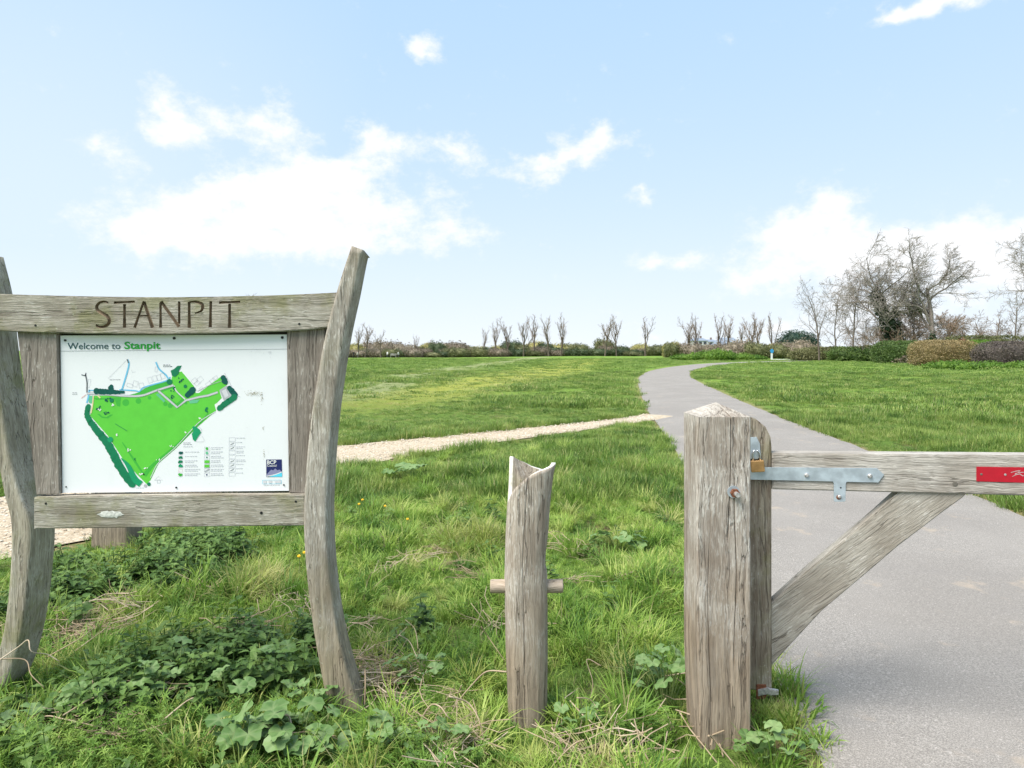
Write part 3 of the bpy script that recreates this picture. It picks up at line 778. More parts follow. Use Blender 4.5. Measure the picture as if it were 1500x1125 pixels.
setA = [curve([(262, 112), (232, 102), (195, 108), (168, 135), (170, 168), (205, 195), (248, 220), (270, 252), (262, 288), (228, 310), (185, 312), (158, 298)], [1.4, 1.6, 2.3, 2.5, 2.6, 2.5, 2.0, 1.6]),
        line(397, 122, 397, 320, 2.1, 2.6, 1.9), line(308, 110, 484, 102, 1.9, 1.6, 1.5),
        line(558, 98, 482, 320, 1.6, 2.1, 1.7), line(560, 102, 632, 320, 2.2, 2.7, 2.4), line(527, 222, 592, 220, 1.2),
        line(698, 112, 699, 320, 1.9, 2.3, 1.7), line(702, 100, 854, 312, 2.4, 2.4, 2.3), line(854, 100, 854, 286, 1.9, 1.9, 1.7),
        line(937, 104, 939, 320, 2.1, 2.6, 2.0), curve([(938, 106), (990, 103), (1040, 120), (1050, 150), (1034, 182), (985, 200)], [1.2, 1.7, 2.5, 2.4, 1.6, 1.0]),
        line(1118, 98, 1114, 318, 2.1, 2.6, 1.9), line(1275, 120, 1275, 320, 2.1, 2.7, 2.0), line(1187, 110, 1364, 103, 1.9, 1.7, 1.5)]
cme = []
for s_ in setA:
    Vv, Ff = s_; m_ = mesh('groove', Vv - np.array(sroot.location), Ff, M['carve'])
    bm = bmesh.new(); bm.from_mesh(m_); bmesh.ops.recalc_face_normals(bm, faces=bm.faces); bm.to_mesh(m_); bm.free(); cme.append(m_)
bm = bmesh.new()
for m_ in cme: bm.from_mesh(m_)
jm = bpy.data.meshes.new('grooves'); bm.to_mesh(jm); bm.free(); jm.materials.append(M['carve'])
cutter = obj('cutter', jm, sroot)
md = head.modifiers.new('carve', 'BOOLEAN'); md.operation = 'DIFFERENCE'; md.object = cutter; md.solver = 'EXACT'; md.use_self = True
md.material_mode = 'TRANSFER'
dg = bpy.context.evaluated_depsgraph_get()
nm = bpy.data.meshes.new_from_object(head.evaluated_get(dg)); head.modifiers.clear(); head.data = nm
bpy.data.objects.remove(cutter)
for i, (px_, py_) in enumerate([(60, 477), (442, 475), (75, 735), (387, 748.5), (437, 732)]):
    c_ = SP(px_, py_); part('screw', *cyl_vf(c_ + [0, -.0335, 0], c_ + [0, -.02, 0], .0045 if i != 3 else .006, 10), M['black'], sroot)

ang_ = np.linspace(0, 2 * math.pi, 26, endpoint=False); rl = np.random.default_rng(3)
V_ = [SP(169 + 19 * (1 + .09 * rl.normal()) * math.cos(q) * .9, 750.5 + 5 * (1 + .12 * rl.normal()) * math.sin(q)) + [0, -.0335, 0] for q in ang_] + [SP(169, 750.5) + [0, -.036, 0]]
part('lichen_patch', V_, [((j + 1) % 26, j, 26) for j in range(26)], plain('white_lichen', (.58, .58, .54), .95, 0, .25, 90), sroot, True)
# map panel and its print
PC = dict(TL=SP(88, 491.5), TR=SP(420, 490.0), BL=SP(91, 722), BR=SP(423, 719))
PY = DS + .002
def UV(u, v, k_=0):
    p = (PC['TL'] * (1 - u) + PC['TR'] * u) * (1 - v) + (PC['BL'] * (1 - u) + PC['BR'] * u) * v
    return np.array([p[0], PY - .00022 * k_, p[2]])
mp, t, b = new_mat('white_laminate', .35, .4)
co = t.n('ShaderNodeTexCoord').outputs['Object']
d1 = t.noise(t.map(co, (6, 1, 3)), 2.2, 6, .7); d2 = t.noise(co, 70, 4, .7)
c = t.mix(t.m('MULTIPLY', t.ss(d1, .5, .75), .3), (.80, .81, .84), (.70, .71, .74))
c = t.mix(t.m('MULTIPLY', t.m('MULTIPLY', t.ss(d2, .62, .75), t.ss(d1, .45, .62)), .5), c, (.50, .50, .48))
t.put(b.inputs['Base Color'], c)
q0, q1, q2, q3 = UV(0, 0), UV(1, 0), UV(1, 1), UV(0, 1)
V_ = np.array([q0, q1, q2, q3] + [q + [0, .006, 0] for q in (q0, q1, q2, q3)])
panel = part('map_panel', V_, [(3, 2, 1, 0), (4, 5, 6, 7), (0, 1, 5, 4), (1, 2, 6, 5), (2, 3, 7, 6), (3, 0, 4, 7)], mp, sroot)
tag(panel, 'white laminate panel printed with a green map, headed Welcome to Stanpit')
INK = {}
def ink(name, col):
    if name not in INK: INK[name] = plain('ink_' + name, col, .4, 0, .04, 20)
    return INK[name]
ink('field', (.115, .56, .055)); ink('mid', (.055, .42, .05)); ink('wood', (.005, .185, .085)); ink('teal', (.008, .30, .13)); ink('deep', (.0, .085, .07))
ink('grey', (.42, .43, .46)); ink('lgrey', (.62, .62, .66)); ink('water', (.16, .50, .74)); ink('sand', (.72, .62, .36)); ink('white', (.8, .8, .8)); ink('dgrey', (.12, .13, .15))
ink('navy', (.016, .022, .12)); ink('cyan', (.10, .62, .82)); ink('slate', (.25, .25, .42)); ink('mint', (.13, .50, .28)); ink('text', (.008, .075, .085)); ink('heading', (.015, .36, .035)); ink('faint', (.55, .56, .62)); ink('dirt', (.30, .27, .17)); ink('pink', (.75, .45, .45))
names = list(INK)
PV, PF, PM = [], [], []
def mapxy(zx, zy):
    v = (zy - 45) / 990.0; u = (zx - (25 + 20 * v)) / 1427.0; return u, v
def poly(pts, colr, k_):
    o = len(PV)
    for q in pts: PV.append(UV(*mapxy(*q), k_))
    PF.append(tuple(range(o + len(pts) - 1, o - 1, -1))); PM.append(names.index(colr))
def ribbon(pts, w_, colr, k_, smooth=True):
    pts = catmull(pts, 6) if smooth and len(pts) > 2 else np.array(pts, float)
    w_ = np.interp(np.linspace(0, 1, len(pts)), np.linspace(0, 1, len(np.atleast_1d(w_))), np.atleast_1d(w_))
    T_ = np.gradient(pts, axis=0); T_ /= np.linalg.norm(T_, axis=1)[:, None] + 1e-9; N_ = np.stack([-T_[:, 1], T_[:, 0]], 1)
    for i in range(len(pts) - 1):
        poly([pts[i] + N_[i] * w_[i], pts[i + 1] + N_[i + 1] * w_[i + 1], pts[i + 1] - N_[i + 1] * w_[i + 1], pts[i] - N_[i] * w_[i]], colr, k_)
def disc(x, y, r_, colr, k_, n=10, ry=None):
    poly([(x + r_ * math.cos(2 * math.pi * i / n), y + (ry or r_) * math.sin(2 * math.pi * i / n)) for i in range(n)], colr, k_)
def belt(pts, w_, colr, k_, seed=1):
    ribbon(pts, w_, colr, k_)
    c_ = catmull(pts, 7); r_ = np.random.default_rng(seed); w_ = np.interp(np.linspace(0, 1, len(c_)), np.linspace(0, 1, len(np.atleast_1d(w_))), np.atleast_1d(w_))
    for i, (p, ww) in enumerate(zip(c_, w_)):
        disc(p[0] + r_.normal(0, 2), p[1] + r_.normal(0, 2), ww * r_.uniform(1.0, 1.22), colr, k_ + .02 + .002 * i, 9)
poly([(235, 425), (560, 425), (640, 395), (740, 360), (725, 330), (735, 290), (790, 275), (870, 370), (880, 412), (900, 412), (1045, 305), (1080, 360), (1030, 400), (1045, 445), (1000, 490), (1010, 525), (890, 630), (760, 760), (650, 855), (600, 960), (575, 985), (520, 930), (420, 820), (330, 680), (215, 550), (235, 480)], 'field', 1)
poly([(430, 430), (525, 405), (560, 380), (600, 365), (690, 340), (735, 330), (735, 355), (640, 392), (540, 425)], 'mid', 2)
poly([(650, 400), (735, 370), (755, 390), (815, 455), (765, 500), (700, 450)], 'mid', 2)
poly([(668, 405), (730, 382), (750, 400), (795, 450), (760, 478), (715, 440)], 'field', 3)
poly([(240, 440), (410, 435), (405, 495), (385, 490), (370, 450), (250, 450)], 'mid', 2)
poly([(260, 540), (360, 545), (330, 568), (290, 565)], 'mid', 2); poly([(270, 535), (345, 545), (320, 560), (295, 557)], 'field', 3)
poly([(630, 420), (645, 412), (690, 460), (680, 470)], 'mint', 3); poly([(835, 455), (905, 455), (890, 475), (845, 478)], 'mint', 3)
poly([(205, 425), (232, 425), (228, 475), (208, 470)], 'mint', 3)
poly([(1000, 485), (1035, 465), (1050, 480), (1015, 515)], 'white', 3)
ribbon([(560, 930), (620, 860), (740, 760), (900, 610), (960, 540)], [14, 10, 8, 7, 3], 'mid', 2)
ribbon([(420, 720), (500, 840), (560, 930)], [3, 7, 5], 'mid', 2)
for q in ((690, 480, 14), (820, 475, 9), (590, 440, 12), (440, 470, 22), (520, 460, 18), (720, 490, 16)): disc(*q, 'mid', 1.5, 12)
ribbon([(185, 290), (195, 340), (195, 405)], 4, 'dgrey', 4); ribbon([(160, 292), (185, 300)], 3, 'dgrey', 4, False); ribbon([(185, 300), (188, 280)], 3, 'dgrey', 4, False)
ribbon([(195, 410), (300, 415), (450, 428), (545, 425), (640, 392), (740, 362)], 7, 'grey', 5); ribbon([(195, 410), (300, 415), (450, 428), (545, 425), (640, 392), (740, 362)], 3, 'lgrey', 5.5)
ribbon([(640, 392), (765, 502), (820, 458), (900, 438), (960, 428), (1020, 408)], 7, 'grey', 5, False); ribbon([(640, 392), (765, 502), (820, 458), (900, 438), (960, 428), (1020, 408)], 3, 'lgrey', 5.5, False)
ribbon([(745, 365), (760, 400), (815, 452)], 4, 'lgrey', 5)
ribbon([(890, 400), (975, 360), (1050, 335)], 1.6, 'grey', 5)
poly([(1030, 395), (1075, 365), (1110, 430), (1060, 465)], 'grey', 5); poly([(1045, 400), (1070, 388), (1088, 430), (1065, 445)], 'lgrey', 5.5)
ribbon([(1060, 285), (1090, 340), (1125, 410), (1160, 440)], 1.5, 'faint', 4)
ribbon([(450, 198), (458, 235), (430, 340), (415, 388)], 5, 'water', 4); ribbon([(447, 196), (456, 220)], 4, 'dgrey', 4.5, False)
ribbon([(628, 215), (650, 260), (690, 295), (705, 318)], 5, 'water', 4); ribbon([(400, 388), (500, 395), (525, 400), (560, 372), (690, 335), (720, 310)], 4, 'water', 4)
ribbon([(210, 388), (205, 430), (195, 470)], 5, 'water', 4); ribbon([(208, 390), (245, 392)], 3, 'water', 4, False)
ribbon([(236, 425), (232, 480), (222, 535)], 4, 'sand', 5); ribbon([(262, 422), (280, 440)], 4, 'sand', 5, False)
ribbon([(160, 440), (190, 418)], 2, 'pink', 4, False)
belt([(205, 490), (200, 550), (250, 630), (330, 730), (400, 860), (450, 940), (490, 990)], [15, 15, 19, 24, 24, 22, 18], 'wood', 6, 1)
ribbon([(415, 820), (460, 870), (500, 950), (540, 985)], [3, 14, 20, 20], 'teal', 6.3); disc(345, 702, 18, 'teal', 6.6)
belt([(255, 395), (300, 400), (360, 402), (430, 404)], [16, 16, 14, 7], 'deep', 6, 2); belt([(345, 372), (345, 390)], [11, 12], 'deep', 6.1, 3)
poly([(722, 270), (745, 258), (765, 240), (792, 238), (775, 270), (772, 290), (748, 310), (730, 300)], 'wood', 6); disc(715, 340, 18, 'wood', 6); disc(815, 369, 11, 'wood', 6)
belt([(830, 425), (865, 390)], [14, 18], 'deep', 6, 4); belt([(1055, 318), (1068, 345)], [15, 15], 'deep', 6, 5)
belt([(1090, 378), (1128, 425)], [14, 18], 'deep', 6, 6); belt([(1030, 510), (1070, 480), (1125, 440)], [14, 17, 18], 'wood', 6, 7)
poly([(862, 630), (880, 622), (905, 640), (918, 660), (900, 685), (880, 718), (865, 705), (858, 670), (870, 650)], 'teal', 6); disc(872, 632, 11, 'teal', 6.1)
ribbon([(895, 620), (918, 640), (912, 660)], 1, 'faint', 6.2); ribbon([(890, 720), (935, 715), (920, 680)], 1, 'faint', 6.2)
disc(590, 985, 12, 'wood', 6); disc(568, 995, 10, 'grey', 6); ribbon([(600, 945), (650, 850), (760, 750), (900, 600), (1005, 530)], 2.2, 'lgrey', 5)
r_ = np.random.default_rng(4)
for (cx, cy) in ((320, 455), (265, 505), (312, 535), (790, 330), (738, 435), (742, 385)):
    for q in range(7): disc(cx + r_.normal(0, 10), cy + r_.normal(0, 7), r_.uniform(3, 6), 'deep', 7 + q * .05, 7)
disc(352, 455, 14, 'wood', 7)
for (cx, cy) in ((355, 485), (285, 512), (382, 672), (460, 767), (812, 658), (910, 573), (572, 880), (540, 918), (728, 748), (648, 828)):
    for q in range(4): disc(cx + r_.normal(0, 6), cy + r_.normal(0, 5), r_.uniform(2, 5), 'white', 7.5 + q * .05, 7)
ribbon([(375, 602), (450, 648)], 1.3, 'wood', 7, False); belt([(955, 505), (945, 520), (955, 532)], [4, 5, 4], 'wood', 7, 9)
for q in range(8): disc(500 + r_.normal(0, 5), 822 + r_.normal(0, 5), 2.4, 'wood', 7, 6)
def rect_line(x0, y0, x1, y1, colr, k_, ww=.9):
    for a_, b_ in (((x0, y0), (x1, y0)), ((x1, y0), (x1, y1)), ((x1, y1), (x0, y1)), ((x0, y1), (x0, y0))): ribbon([a_, b_], ww, colr, k_, False)
def house_outline(x, y, a, w_, h_):
    c_, s_ = math.cos(a), math.sin(a); pp = [(x + c_ * u - s_ * v, y + s_ * u + c_ * v) for u, v in ((0, 0), (w_, 0), (w_, h_), (0, h_), (0, 0))]
    for i in range(4): ribbon([pp[i], pp[i + 1]], .8, 'faint', 4, False)
for q in ((450, 345, .3, 38, 22), (490, 330, .3, 30, 34), (520, 350, -.2, 30, 30), (575, 315, -.3, 24, 34), (605, 305, -.3, 24, 34), (632, 300, -.3, 24, 34), (655, 290, -.3, 24, 34), (850, 335, -.7, 34, 26), (880, 330, -.7, 40, 30), (870, 350, -.7, 30, 24), (940, 355, -.6, 34, 20), (965, 335, -.6, 34, 20), (900, 385, -.6, 24, 18), (985, 318, -.6, 30, 18), (205, 320, .2, 16, 50), (625, 245, .1, 16, 30)): house_outline(*q)
ribbon([(330, 315), (440, 205)], .8, 'faint', 4, False); ribbon([(475, 262), (480, 280), (500, 275)], .9, 'faint', 4, False)
ribbon([(625, 960), (650, 935), (675, 960), (625, 960)], .9, 'faint', 4, False); rect_line(642, 958, 660, 978, 'faint', 4)
def smalltext(x, y, n, w_=90, colr='faint', gap=10, seed=0):
    q = np.random.default_rng(int(x * 7 + y)); 
    for i in range(n):
        xx = x; end = x + w_ * q.uniform(.6, 1)
        while xx < end:
            ww = q.uniform(5, 16); poly([(xx, y + i * gap - 2), (xx + ww, y + i * gap - 2), (xx + ww, y + i * gap + 2), (xx, y + i * gap + 2)], colr, 4); xx += ww + 3.5
smalltext(338, 324, 1, 75, 'grey'); smalltext(675, 234, 2, 65, 'dgrey'); smalltext(103, 405, 2, 28, 'grey'); smalltext(805, 726, 2, 65, 'grey'); smalltext(805, 750, 1, 62, 'faint'); smalltext(508, 1008, 1, 60, 'faint')
for i, colr in enumerate(['deep', 'wood', 'wood', 'teal', 'white', 'mid']):
    yy = 790 + i * 27.5; rect_line(776, yy - 10, 800, yy + 10, 'pink' if i == 4 else 'faint', 4, .6)
    if colr != 'white': belt([(783, yy), (795, yy)], [7, 6], colr, 5, i)
    smalltext(815, yy - 6, 1 if i < 2 else 2, 95)
for i, colr in enumerate(['mid', 'mint', 'wood', 'field', 'field', 'grey', 'navy']):
    yy = 764 + i * 27.5; rect_line(938, yy - 11, 972, yy + 11, 'faint', 4, .7)
    if colr == 'field': poly([(939, yy - 9), (971, yy - 9), (971, yy + 9), (939, yy + 9)], 'field', 5)
    elif colr == 'grey': ribbon([(940, yy + 8), (955, yy), (971, yy - 8)], 3.5, 'grey', 5)
    else: disc(954, yy, 5 if colr in ('navy', 'wood') else 9, colr, 5)
    smalltext(980, yy - 7, 2, 80)
for i in range(9):
    yy = 706 + i * 27.6; rect_line(1093, yy - 11, 1132, yy + 11, 'faint', 4, .8); smalltext(1138, yy - 8, 1 if i in (0, 1, 4, 6, 7, 8) else 2, 60)
    if i in (1, 2, 5, 6, 7): ribbon([(1102, yy + 5), (1115, yy), (1124, yy - 5)], 1.6, 'dgrey', 5)
# council badge and faint strip below it
poly([(1328, 836), (1426, 836), (1429, 946), (1329, 946)], 'navy', 4)
poly([(1329, 935), (1345, 915), (1360, 900), (1372, 905), (1385, 893), (1400, 905), (1412, 900), (1427, 915), (1428, 925), (1380, 935), (1340, 944), (1329, 945)], 'slate', 5)
ribbon([(1332, 941), (1360, 937), (1395, 928), (1427, 915)], 2.4, 'white', 6); poly([(1345, 945), (1390, 932), (1428, 920), (1428.5, 945)], 'cyan', 5.5)
for q in ((1310, 970, 20), (1345, 968, 20), (1385, 968, 36)): poly([(q[0], q[1]), (q[0] + q[2], q[1]), (q[0] + q[2], q[1] + 18), (q[0], q[1] + 18)], 'lgrey', 4)
rect_line(1306, 966, 1424, 990, 'cyan', 5, .8); smalltext(1312, 998, 1, 100, 'lgrey')
# grime on the laminate
for (cx, cy, sx_, sy_, n_) in ((1250, 418, 45, 14, 90), (1298, 440, 6, 30, 30), (1308, 635, 4, 12, 14), (1314, 800, 4, 22, 16), (1270, 150, 70, 30, 50), (1350, 165, 12, 25, 20)):
    for q in range(n_):
        x_, y_ = cx + r_.normal(0, sx_ * .6), cy + r_.normal(0, sy_ * .6); disc(x_, y_, r_.uniform(.8, 2.4 if cy != 150 else 1.6), 'dirt' if cy > 200 else 'lgrey', 8, 5)
ribbon([(25, 143), (1455, 137)], 1.3, 'grey', 4, False)
V_ = np.array(PV) - np.array(sroot.location)
mpm = mesh('map_print', V_, PF, [INK[q] for q in names], PM)
obj('map_print', mpm, panel)
def text_part(name, s_, zx, zy, size_z, mat, root, bold=0, k_=9, wide=100, uvf=mapxy):
    cu = bpy.data.curves.new('t', 'FONT'); cu.body = s_; cu.size = 1; cu.offset = bold; cu.fill_mode = 'FRONT'; cu.resolution_u = 4
    to = bpy.data.objects.new('t', cu); COL.objects.link(to)
    dg_ = bpy.context.evaluated_depsgraph_get(); dg_.update(); m_ = bpy.data.meshes.new_from_object(to.evaluated_get(dg_))
    bpy.data.objects.remove(to)
    co_ = np.array([v.co[:] for v in m_.vertices]); co_[:, 0] -= co_[:, 0].min(); xs = wide / (co_[:, 0].max() * size_z)
    for v, c_ in zip(m_.vertices, co_):
        v.co = UV(*uvf(zx + c_[0] * size_z * xs, zy - c_[1] * size_z), k_) - np.array(sroot.location)
    m_.materials.clear(); m_.materials.append(mat); m_.name = name
    return obj(name, m_, root), (co_[:, 0].max() * size_z * xs if len(co_) else 0)
_, wdt = text_part('heading_lettering', 'Welcome to', 72, 131, 58, INK['text'], panel, .003, wide=333)
text_part('heading_lettering', 'Stanpit', 430, 130, 62, INK['heading'], panel, .026, wide=227)
text_part('badge_lettering', 'BCP', 1335, 865, 34, INK['white'], panel, .018, wide=57)
text_part('badge_lettering', 'Council', 1336, 881, 19, INK['white'], panel, .004, wide=58)
for (zx, zy, rr_) in ((57, 75, .0046), (743, 65, .0056), (1424, 64, .0056), (69, 997, .0026), (763, 1008, .0036), (1440, 997, .003)):
    c_ = UV(*mapxy(zx, zy)); part('screw', *cyl_vf(c_ + [0, -.0036, 0], c_, rr_, 12), M['black'], sroot).parent = panel

# short post seen under the sign's bottom rail
c_ = np.array([*G(160, 801), 0]); hw = .135
root = thing('timber_bollard', c_, 'squat square timber bollard behind the map sign beside the gravel', 'bollard')
rings = [[(c_[0] + x_ + .004 * math.sin(z * 9), c_[1] + .1 + y_, z) for x_, y_ in rect_section(hw * (1 - .02 * z), .11, .018)] for z in np.linspace(-.15, .62, 12)]
rings.append([(c_[0] + x_ * .86, c_[1] + .1 + y_ * .86, .66) for x_, y_ in rect_section(hw, .11, .018)])
part('shaft', *loft(rings), M['notch_z'], root, True)

# ---------------------------------------------------------------- notched timber post with a peg
DN = 2.64
nroot = thing('notched_post', (*P(772, 1065, DN + .075)[:2], 0), 'round weathered timber post with scooped top and wooden peg through it', 'post')
prof = [(675, 747, 817), (700, 746, 812), (735, 744, 808), (780, 741, 804.5), (815, 740, 801), (832, 739.5, 800), (846, 739, 802.5), (860, 738.5, 803), (900, 739.5, 803), (960, 741, 803), (1010, 743, 803), (1050, 744, 802.5), (1100, 745, 802)]
pz = np.array([P(0, q[0], DN)[2] for q in prof])[::-1]; pl_ = np.array([P(q[1], 0, DN)[0] for q in prof])[::-1]; pr_ = np.array([P(q[2], 0, DN)[0] for q in prof])[::-1]
cyN = DN + .075
NT_ = 72
crack_th = R(262)
base_t = list(np.linspace(0, 2 * math.pi, NT_, endpoint=False)); 
ths = sorted([q for q in base_t if abs(q - crack_th) > .06] + [crack_th - .05, crack_th - .014, crack_th, crack_th + .014, crack_th + .05])
# jump of the scoop on the left side needs close columns
ths = sorted(ths + [R(178.2), R(181.8), R(183.5)])
th_k = [0, 10, 30, 60, 90, 110, 130, 150, 165, 178.2, 181.8, 197, 212, 230, 251, 270, 289, 315, 345, 360]
rim_k = [682, 686, 692, 697, 692, 686, 681, 676, 674, 676, 752, 742, 731, 716, 704, 696, 690, 685.5, 682, 682]
rings = []
NZ = 70
for i in range(NZ):
    f = i / (NZ - 1); ring = []
    for a in ths:
        ztop = P(0, np.interp(math.degrees(a), th_k, rim_k), DN)[2]
        z = -.10 + (ztop + .10) * f
        l, r_2 = np.interp(z, pz, pl_), np.interp(z, pz, pr_); cx = (l + r_2) / 2; rx = (r_2 - l) / 2
        ca, sa = math.cos(a), math.sin(a)
        e = 2.7; q = (abs(ca) ** e + abs(sa) ** e) ** (-1 / e)
        wob = .0025 * (fbm(a * 5, z * 4, 12) - .5) * 2
        da = abs(a - crack_th + .10 * (z - .6) + .04 * (fbm(z * 3, 1.0, 5) - .5) * 0)
        cr = 0.011 * max(0, 1 - abs(a - crack_th) / .014) * sstep(z, .08, .3)
        sh = .055 * (z - .55) if abs(a - crack_th) < .2 else .055 * (z - .55) * max(0, 1 - (abs(a - crack_th) - .2) / .5)
        a2 = a - sh * 1.6
        ca, sa = math.cos(a2), math.sin(a2)
        q = (abs(ca) ** e + abs(sa) ** e) ** (-1 / e)
        ring.append((cx + (rx + wob - cr) * q * ca, cyN + (.075 + wob - cr) * q * sa, z))
    rings.append(ring)
n = len(ths); V_ = [p for r_2 in rings for p in r_2]
F_ = [(i * n + j, i * n + (j + 1) % n, (i + 1) * n + (j + 1) % n, (i + 1) * n + j) for i in range(NZ - 1) for j in range(n)]
mi = [0] * len(F_)
# scooped top: a rim ring pulled inwards, then the hollow
o = len(V_); topc = np.array(rings[-1]).mean(0)
for p in rings[-1]: V_.append((p[0] + (topc[0] - p[0]) * .17, p[1] + (topc[1] - p[1]) * .17, p[2] - .001))
for j in range(n): F_.append(((NZ - 1) * n + j, (NZ - 1) * n + (j + 1) % n, o + (j + 1) % n, o + j)); mi.append(1)
V_.append((topc[0] - .01, topc[1] + .01, P(0, 748, DN)[2])); cI = len(V_) - 1
for j in range(n): F_.append((o + j, o + (j + 1) % n, cI)); mi.append(2)  # hollow in darker oak, its inner shading put into the colour
F_.append(tuple(range(n - 1, -1, -1))); mi.append(0)
part('shaft', V_, F_, [M['notch_z'], M['endgrain'], M['stile_z']], nroot, True, mi)
zc = P(0, 862, DN + .05)[2]; xl = P(718, 0, DN + .06)[0]; xr = P(825, 0, DN + .06)[0]; yc = DN + .075; rd = .0265
V_, F_ = tube_vf([(xl, yc, zc), (xl + .003, yc, zc), (xl + .006, yc, zc), (xr - .006, yc, zc + .001), (xr - .003, yc, zc + .001), (xr, yc, zc + .001)], [rd * .9, rd * .97, rd, rd, rd * .97, rd * .9], 20)
part('peg', V_, F_, M['dowel'], nroot, True)

# ---------------------------------------------------------------- gate post
GP = np.array([.7775, 2.60])
groot = thing('gate_post', (GP[0], GP[1], 0), 'thick square bleached timber gate post with pointed top', 'gate post')
sec0 = rect_section(.0985, .1, .008, 6)
def gp_ring(z, k_=1.0):
    ring = []
    taper = 1 - .10 * sstep(np.array(z), .35, -.02)
    # front face gets crack columns
    cr1 = .018 + .006 * math.sin(z * 7); cr2 = .040 + .004 * math.sin(z * 11 + 1); cr3 = -.055 + .004 * math.sin(z * 9)
    pts = []
    for (x_, y_) in sec0: pts.append((x_, y_, 0))
    front = [p for p in pts if p[1] < -.0999 and abs(p[0]) < .0895]
    other = [p for p in pts if not (p[1] < -.0999 and abs(p[0]) < .0895)]
    cols = []
    for c_, dp, z0, z1 in ((cr3, .006, .15, .75), (cr1, .014, .78, 1.4), (cr2, .010, .30, .98)):
        dd = dp * float(sstep(np.array(z), z0 - .05, z0 + .08) * sstep(np.array(z), z1 + .05, z1 - .08))
        hwid = .0025
        cols += [(c_ - .006, -.1, 0), (c_ - hwid, -.1, 0), (c_, -.1 + dd, 0), (c_ + hwid, -.1, 0), (c_ + .006, -.1, 0)]
    xs_ = [-.0895, -.072, -.035, -.01]
    cols += [(q, -.1, 0) for q in xs_] + [(q, -.1, 0) for q in (.065, .08)]
    cols = sorted(cols)
    # insert after the front-left corner points
    i0 = next(i for i, p in enumerate(pts) if p[1] < -.0999)
    before = [p for p in pts[:i0 + 1] if not (p[1] < -.0999 and abs(p[0]) < .0895)]
    after = [p for p in pts[i0:] if not (p[1] < -.0999 and abs(p[0]) < .0895)]
    seq = before + cols + [p for p in after if p not in before]
    for (x_, y_, _) in seq:
        wob = .002 * (fbm((x_ - y_) * 30, z * 2.2, 4, 2) - .5) * 2
        xx = x_ * k_; 
        if x_ < 0: xx = x_ * k_ * taper
        ring.append((GP[0] + xx + wob, GP[1] + y_ * k_ + wob, z))
    return ring
zs = list(np.linspace(-.12, 1.205, 90))
rings = [gp_ring(z) for z in zs]
n = len(rings[0])
nb = len(rings)
V_, F_ = loft(rings)
F_ = F_[:-1]   # open top, closed by the pyramid
V_ = np.vstack([V_, [[GP[0] - .002, GP[1], 1.252]]]); ap = len(V_) - 1; o = (nb - 1) * n
mi = [0] * len(F_)
for j in range(n): F_.append((o + j, o + (j + 1) % n, ap)); mi.append(1)
part('shaft', V_, F_, [M['post_z'], wood('bleached_end_grain', 'y', base=(.42, .38, .325), dark=(.24, .20, .165), pale=(.54, .51, .46), flecks=.45)], groot, False, mi)
yb = GP[1] - .1
c_ = np.array([P(1075, 722, yb)[0], yb, P(1075, 722, yb)[2]])
part('washer', *cyl_vf(c_ + [-.002, .002, .004], c_ + [-.002, -.003, .004], .0225, 20), M['zinc'], groot)
part('nut', *cyl_vf(c_ + [.001, -.003, .001], c_ + [.001, -.018, .001], .0165, 6), M['rust'], groot)
part('bolt_end', *cyl_vf(c_ + [.002, -.016, 0], c_ + [.002, -.040, 0], .0088, 14), M['zinc2'], groot)

# ---------------------------------------------------------------- barrier gate
G0 = np.array([1.045, 2.75]); G1 = np.array([1.8975, 2.545])
gd = (G1 - G0) / np.linalg.norm(G1 - G0); gn = np.array([gd[1], -gd[0]])   # gn points at the viewer
if gn[1] > 0: gn = -gn
gang = math.atan2(gd[1], gd[0])
gate = thing('barrier_gate', (G0[0], G0[1], 0), 'bleached timber barrier gate with diagonal brace swung across the path', 'gate', rotz=gang)
def gate_pt(px, py):
    """photo pixel -> (along, height) on the gate's front plane"""
    rx = (px - 750) / FPX
    # solve G0 + s*gd = (rx*y, y)
    s_ = (rx * G0[1] - G0[0]) / (gd[0] - rx * gd[1]); yy = G0[1] + s_ * gd[1]
    return s_, CAM_H - (py - HOR) * yy / FPX
def gplank(name, outline, f0, f1, mat, bev=.004, px=True):
    """outline px polygon on gate plane; depth from f0 (front, + = towards viewer) to f1"""
    a = [gate_pt(*q) if px else q for q in outline]; n_ = len(a)
    V_ = [(s_, -f0, z) for s_, z in a] + [(s_, -f1, z) for s_, z in a]
    F_ = [tuple(range(n_)), tuple(range(2 * n_ - 1, n_ - 1, -1))] + [(i, i + n_, (i + 1) % n_ + n_, (i + 1) % n_) for i in range(n_)]
    me_ = mesh(name, V_, F_, mat)
    bm = bmesh.new(); bm.from_mesh(me_); bmesh.ops.recalc_face_normals(bm, faces=bm.faces)
    if bev: bmesh.ops.bevel(bm, geom=[e for e in bm.edges if abs(e.verts[0].co.y - e.verts[1].co.y) < 1e-5], offset=bev, segments=2, affect='EDGES')
    bm.to_mesh(me_); bm.free(); return obj(name, me_, gate)
s0, ztop = gate_pt(1131, 664); _, zbot = gate_pt(1131, 717)
sR, zt2 = gate_pt(1500, 667); _, zb2 = gate_pt(1500, 726)
kt = (zt2 - ztop) / (sR - s0); kb = (zb2 - zbot) / (sR - s0); Lr = 3.1
gplank('rail', [(s0, ztop), (s0 + Lr, ztop + kt * Lr), (s0 + Lr, zbot + kb * Lr), (s0, zbot)], .0, -.082, M['gate_x'], .005, False)
a = [gate_pt(1130.5, 655), gate_pt(1129, 640), gate_pt(1122, 626), gate_pt(1110, 616), gate_pt(1098, 611)]
sl = a[0][0]
gplank('stile', [(sl, .07)] + a + [(sl - .16, a[-1][1] + .004), (sl - .16, .07)], -.004, -.080, M['stile_z'], .005, False)
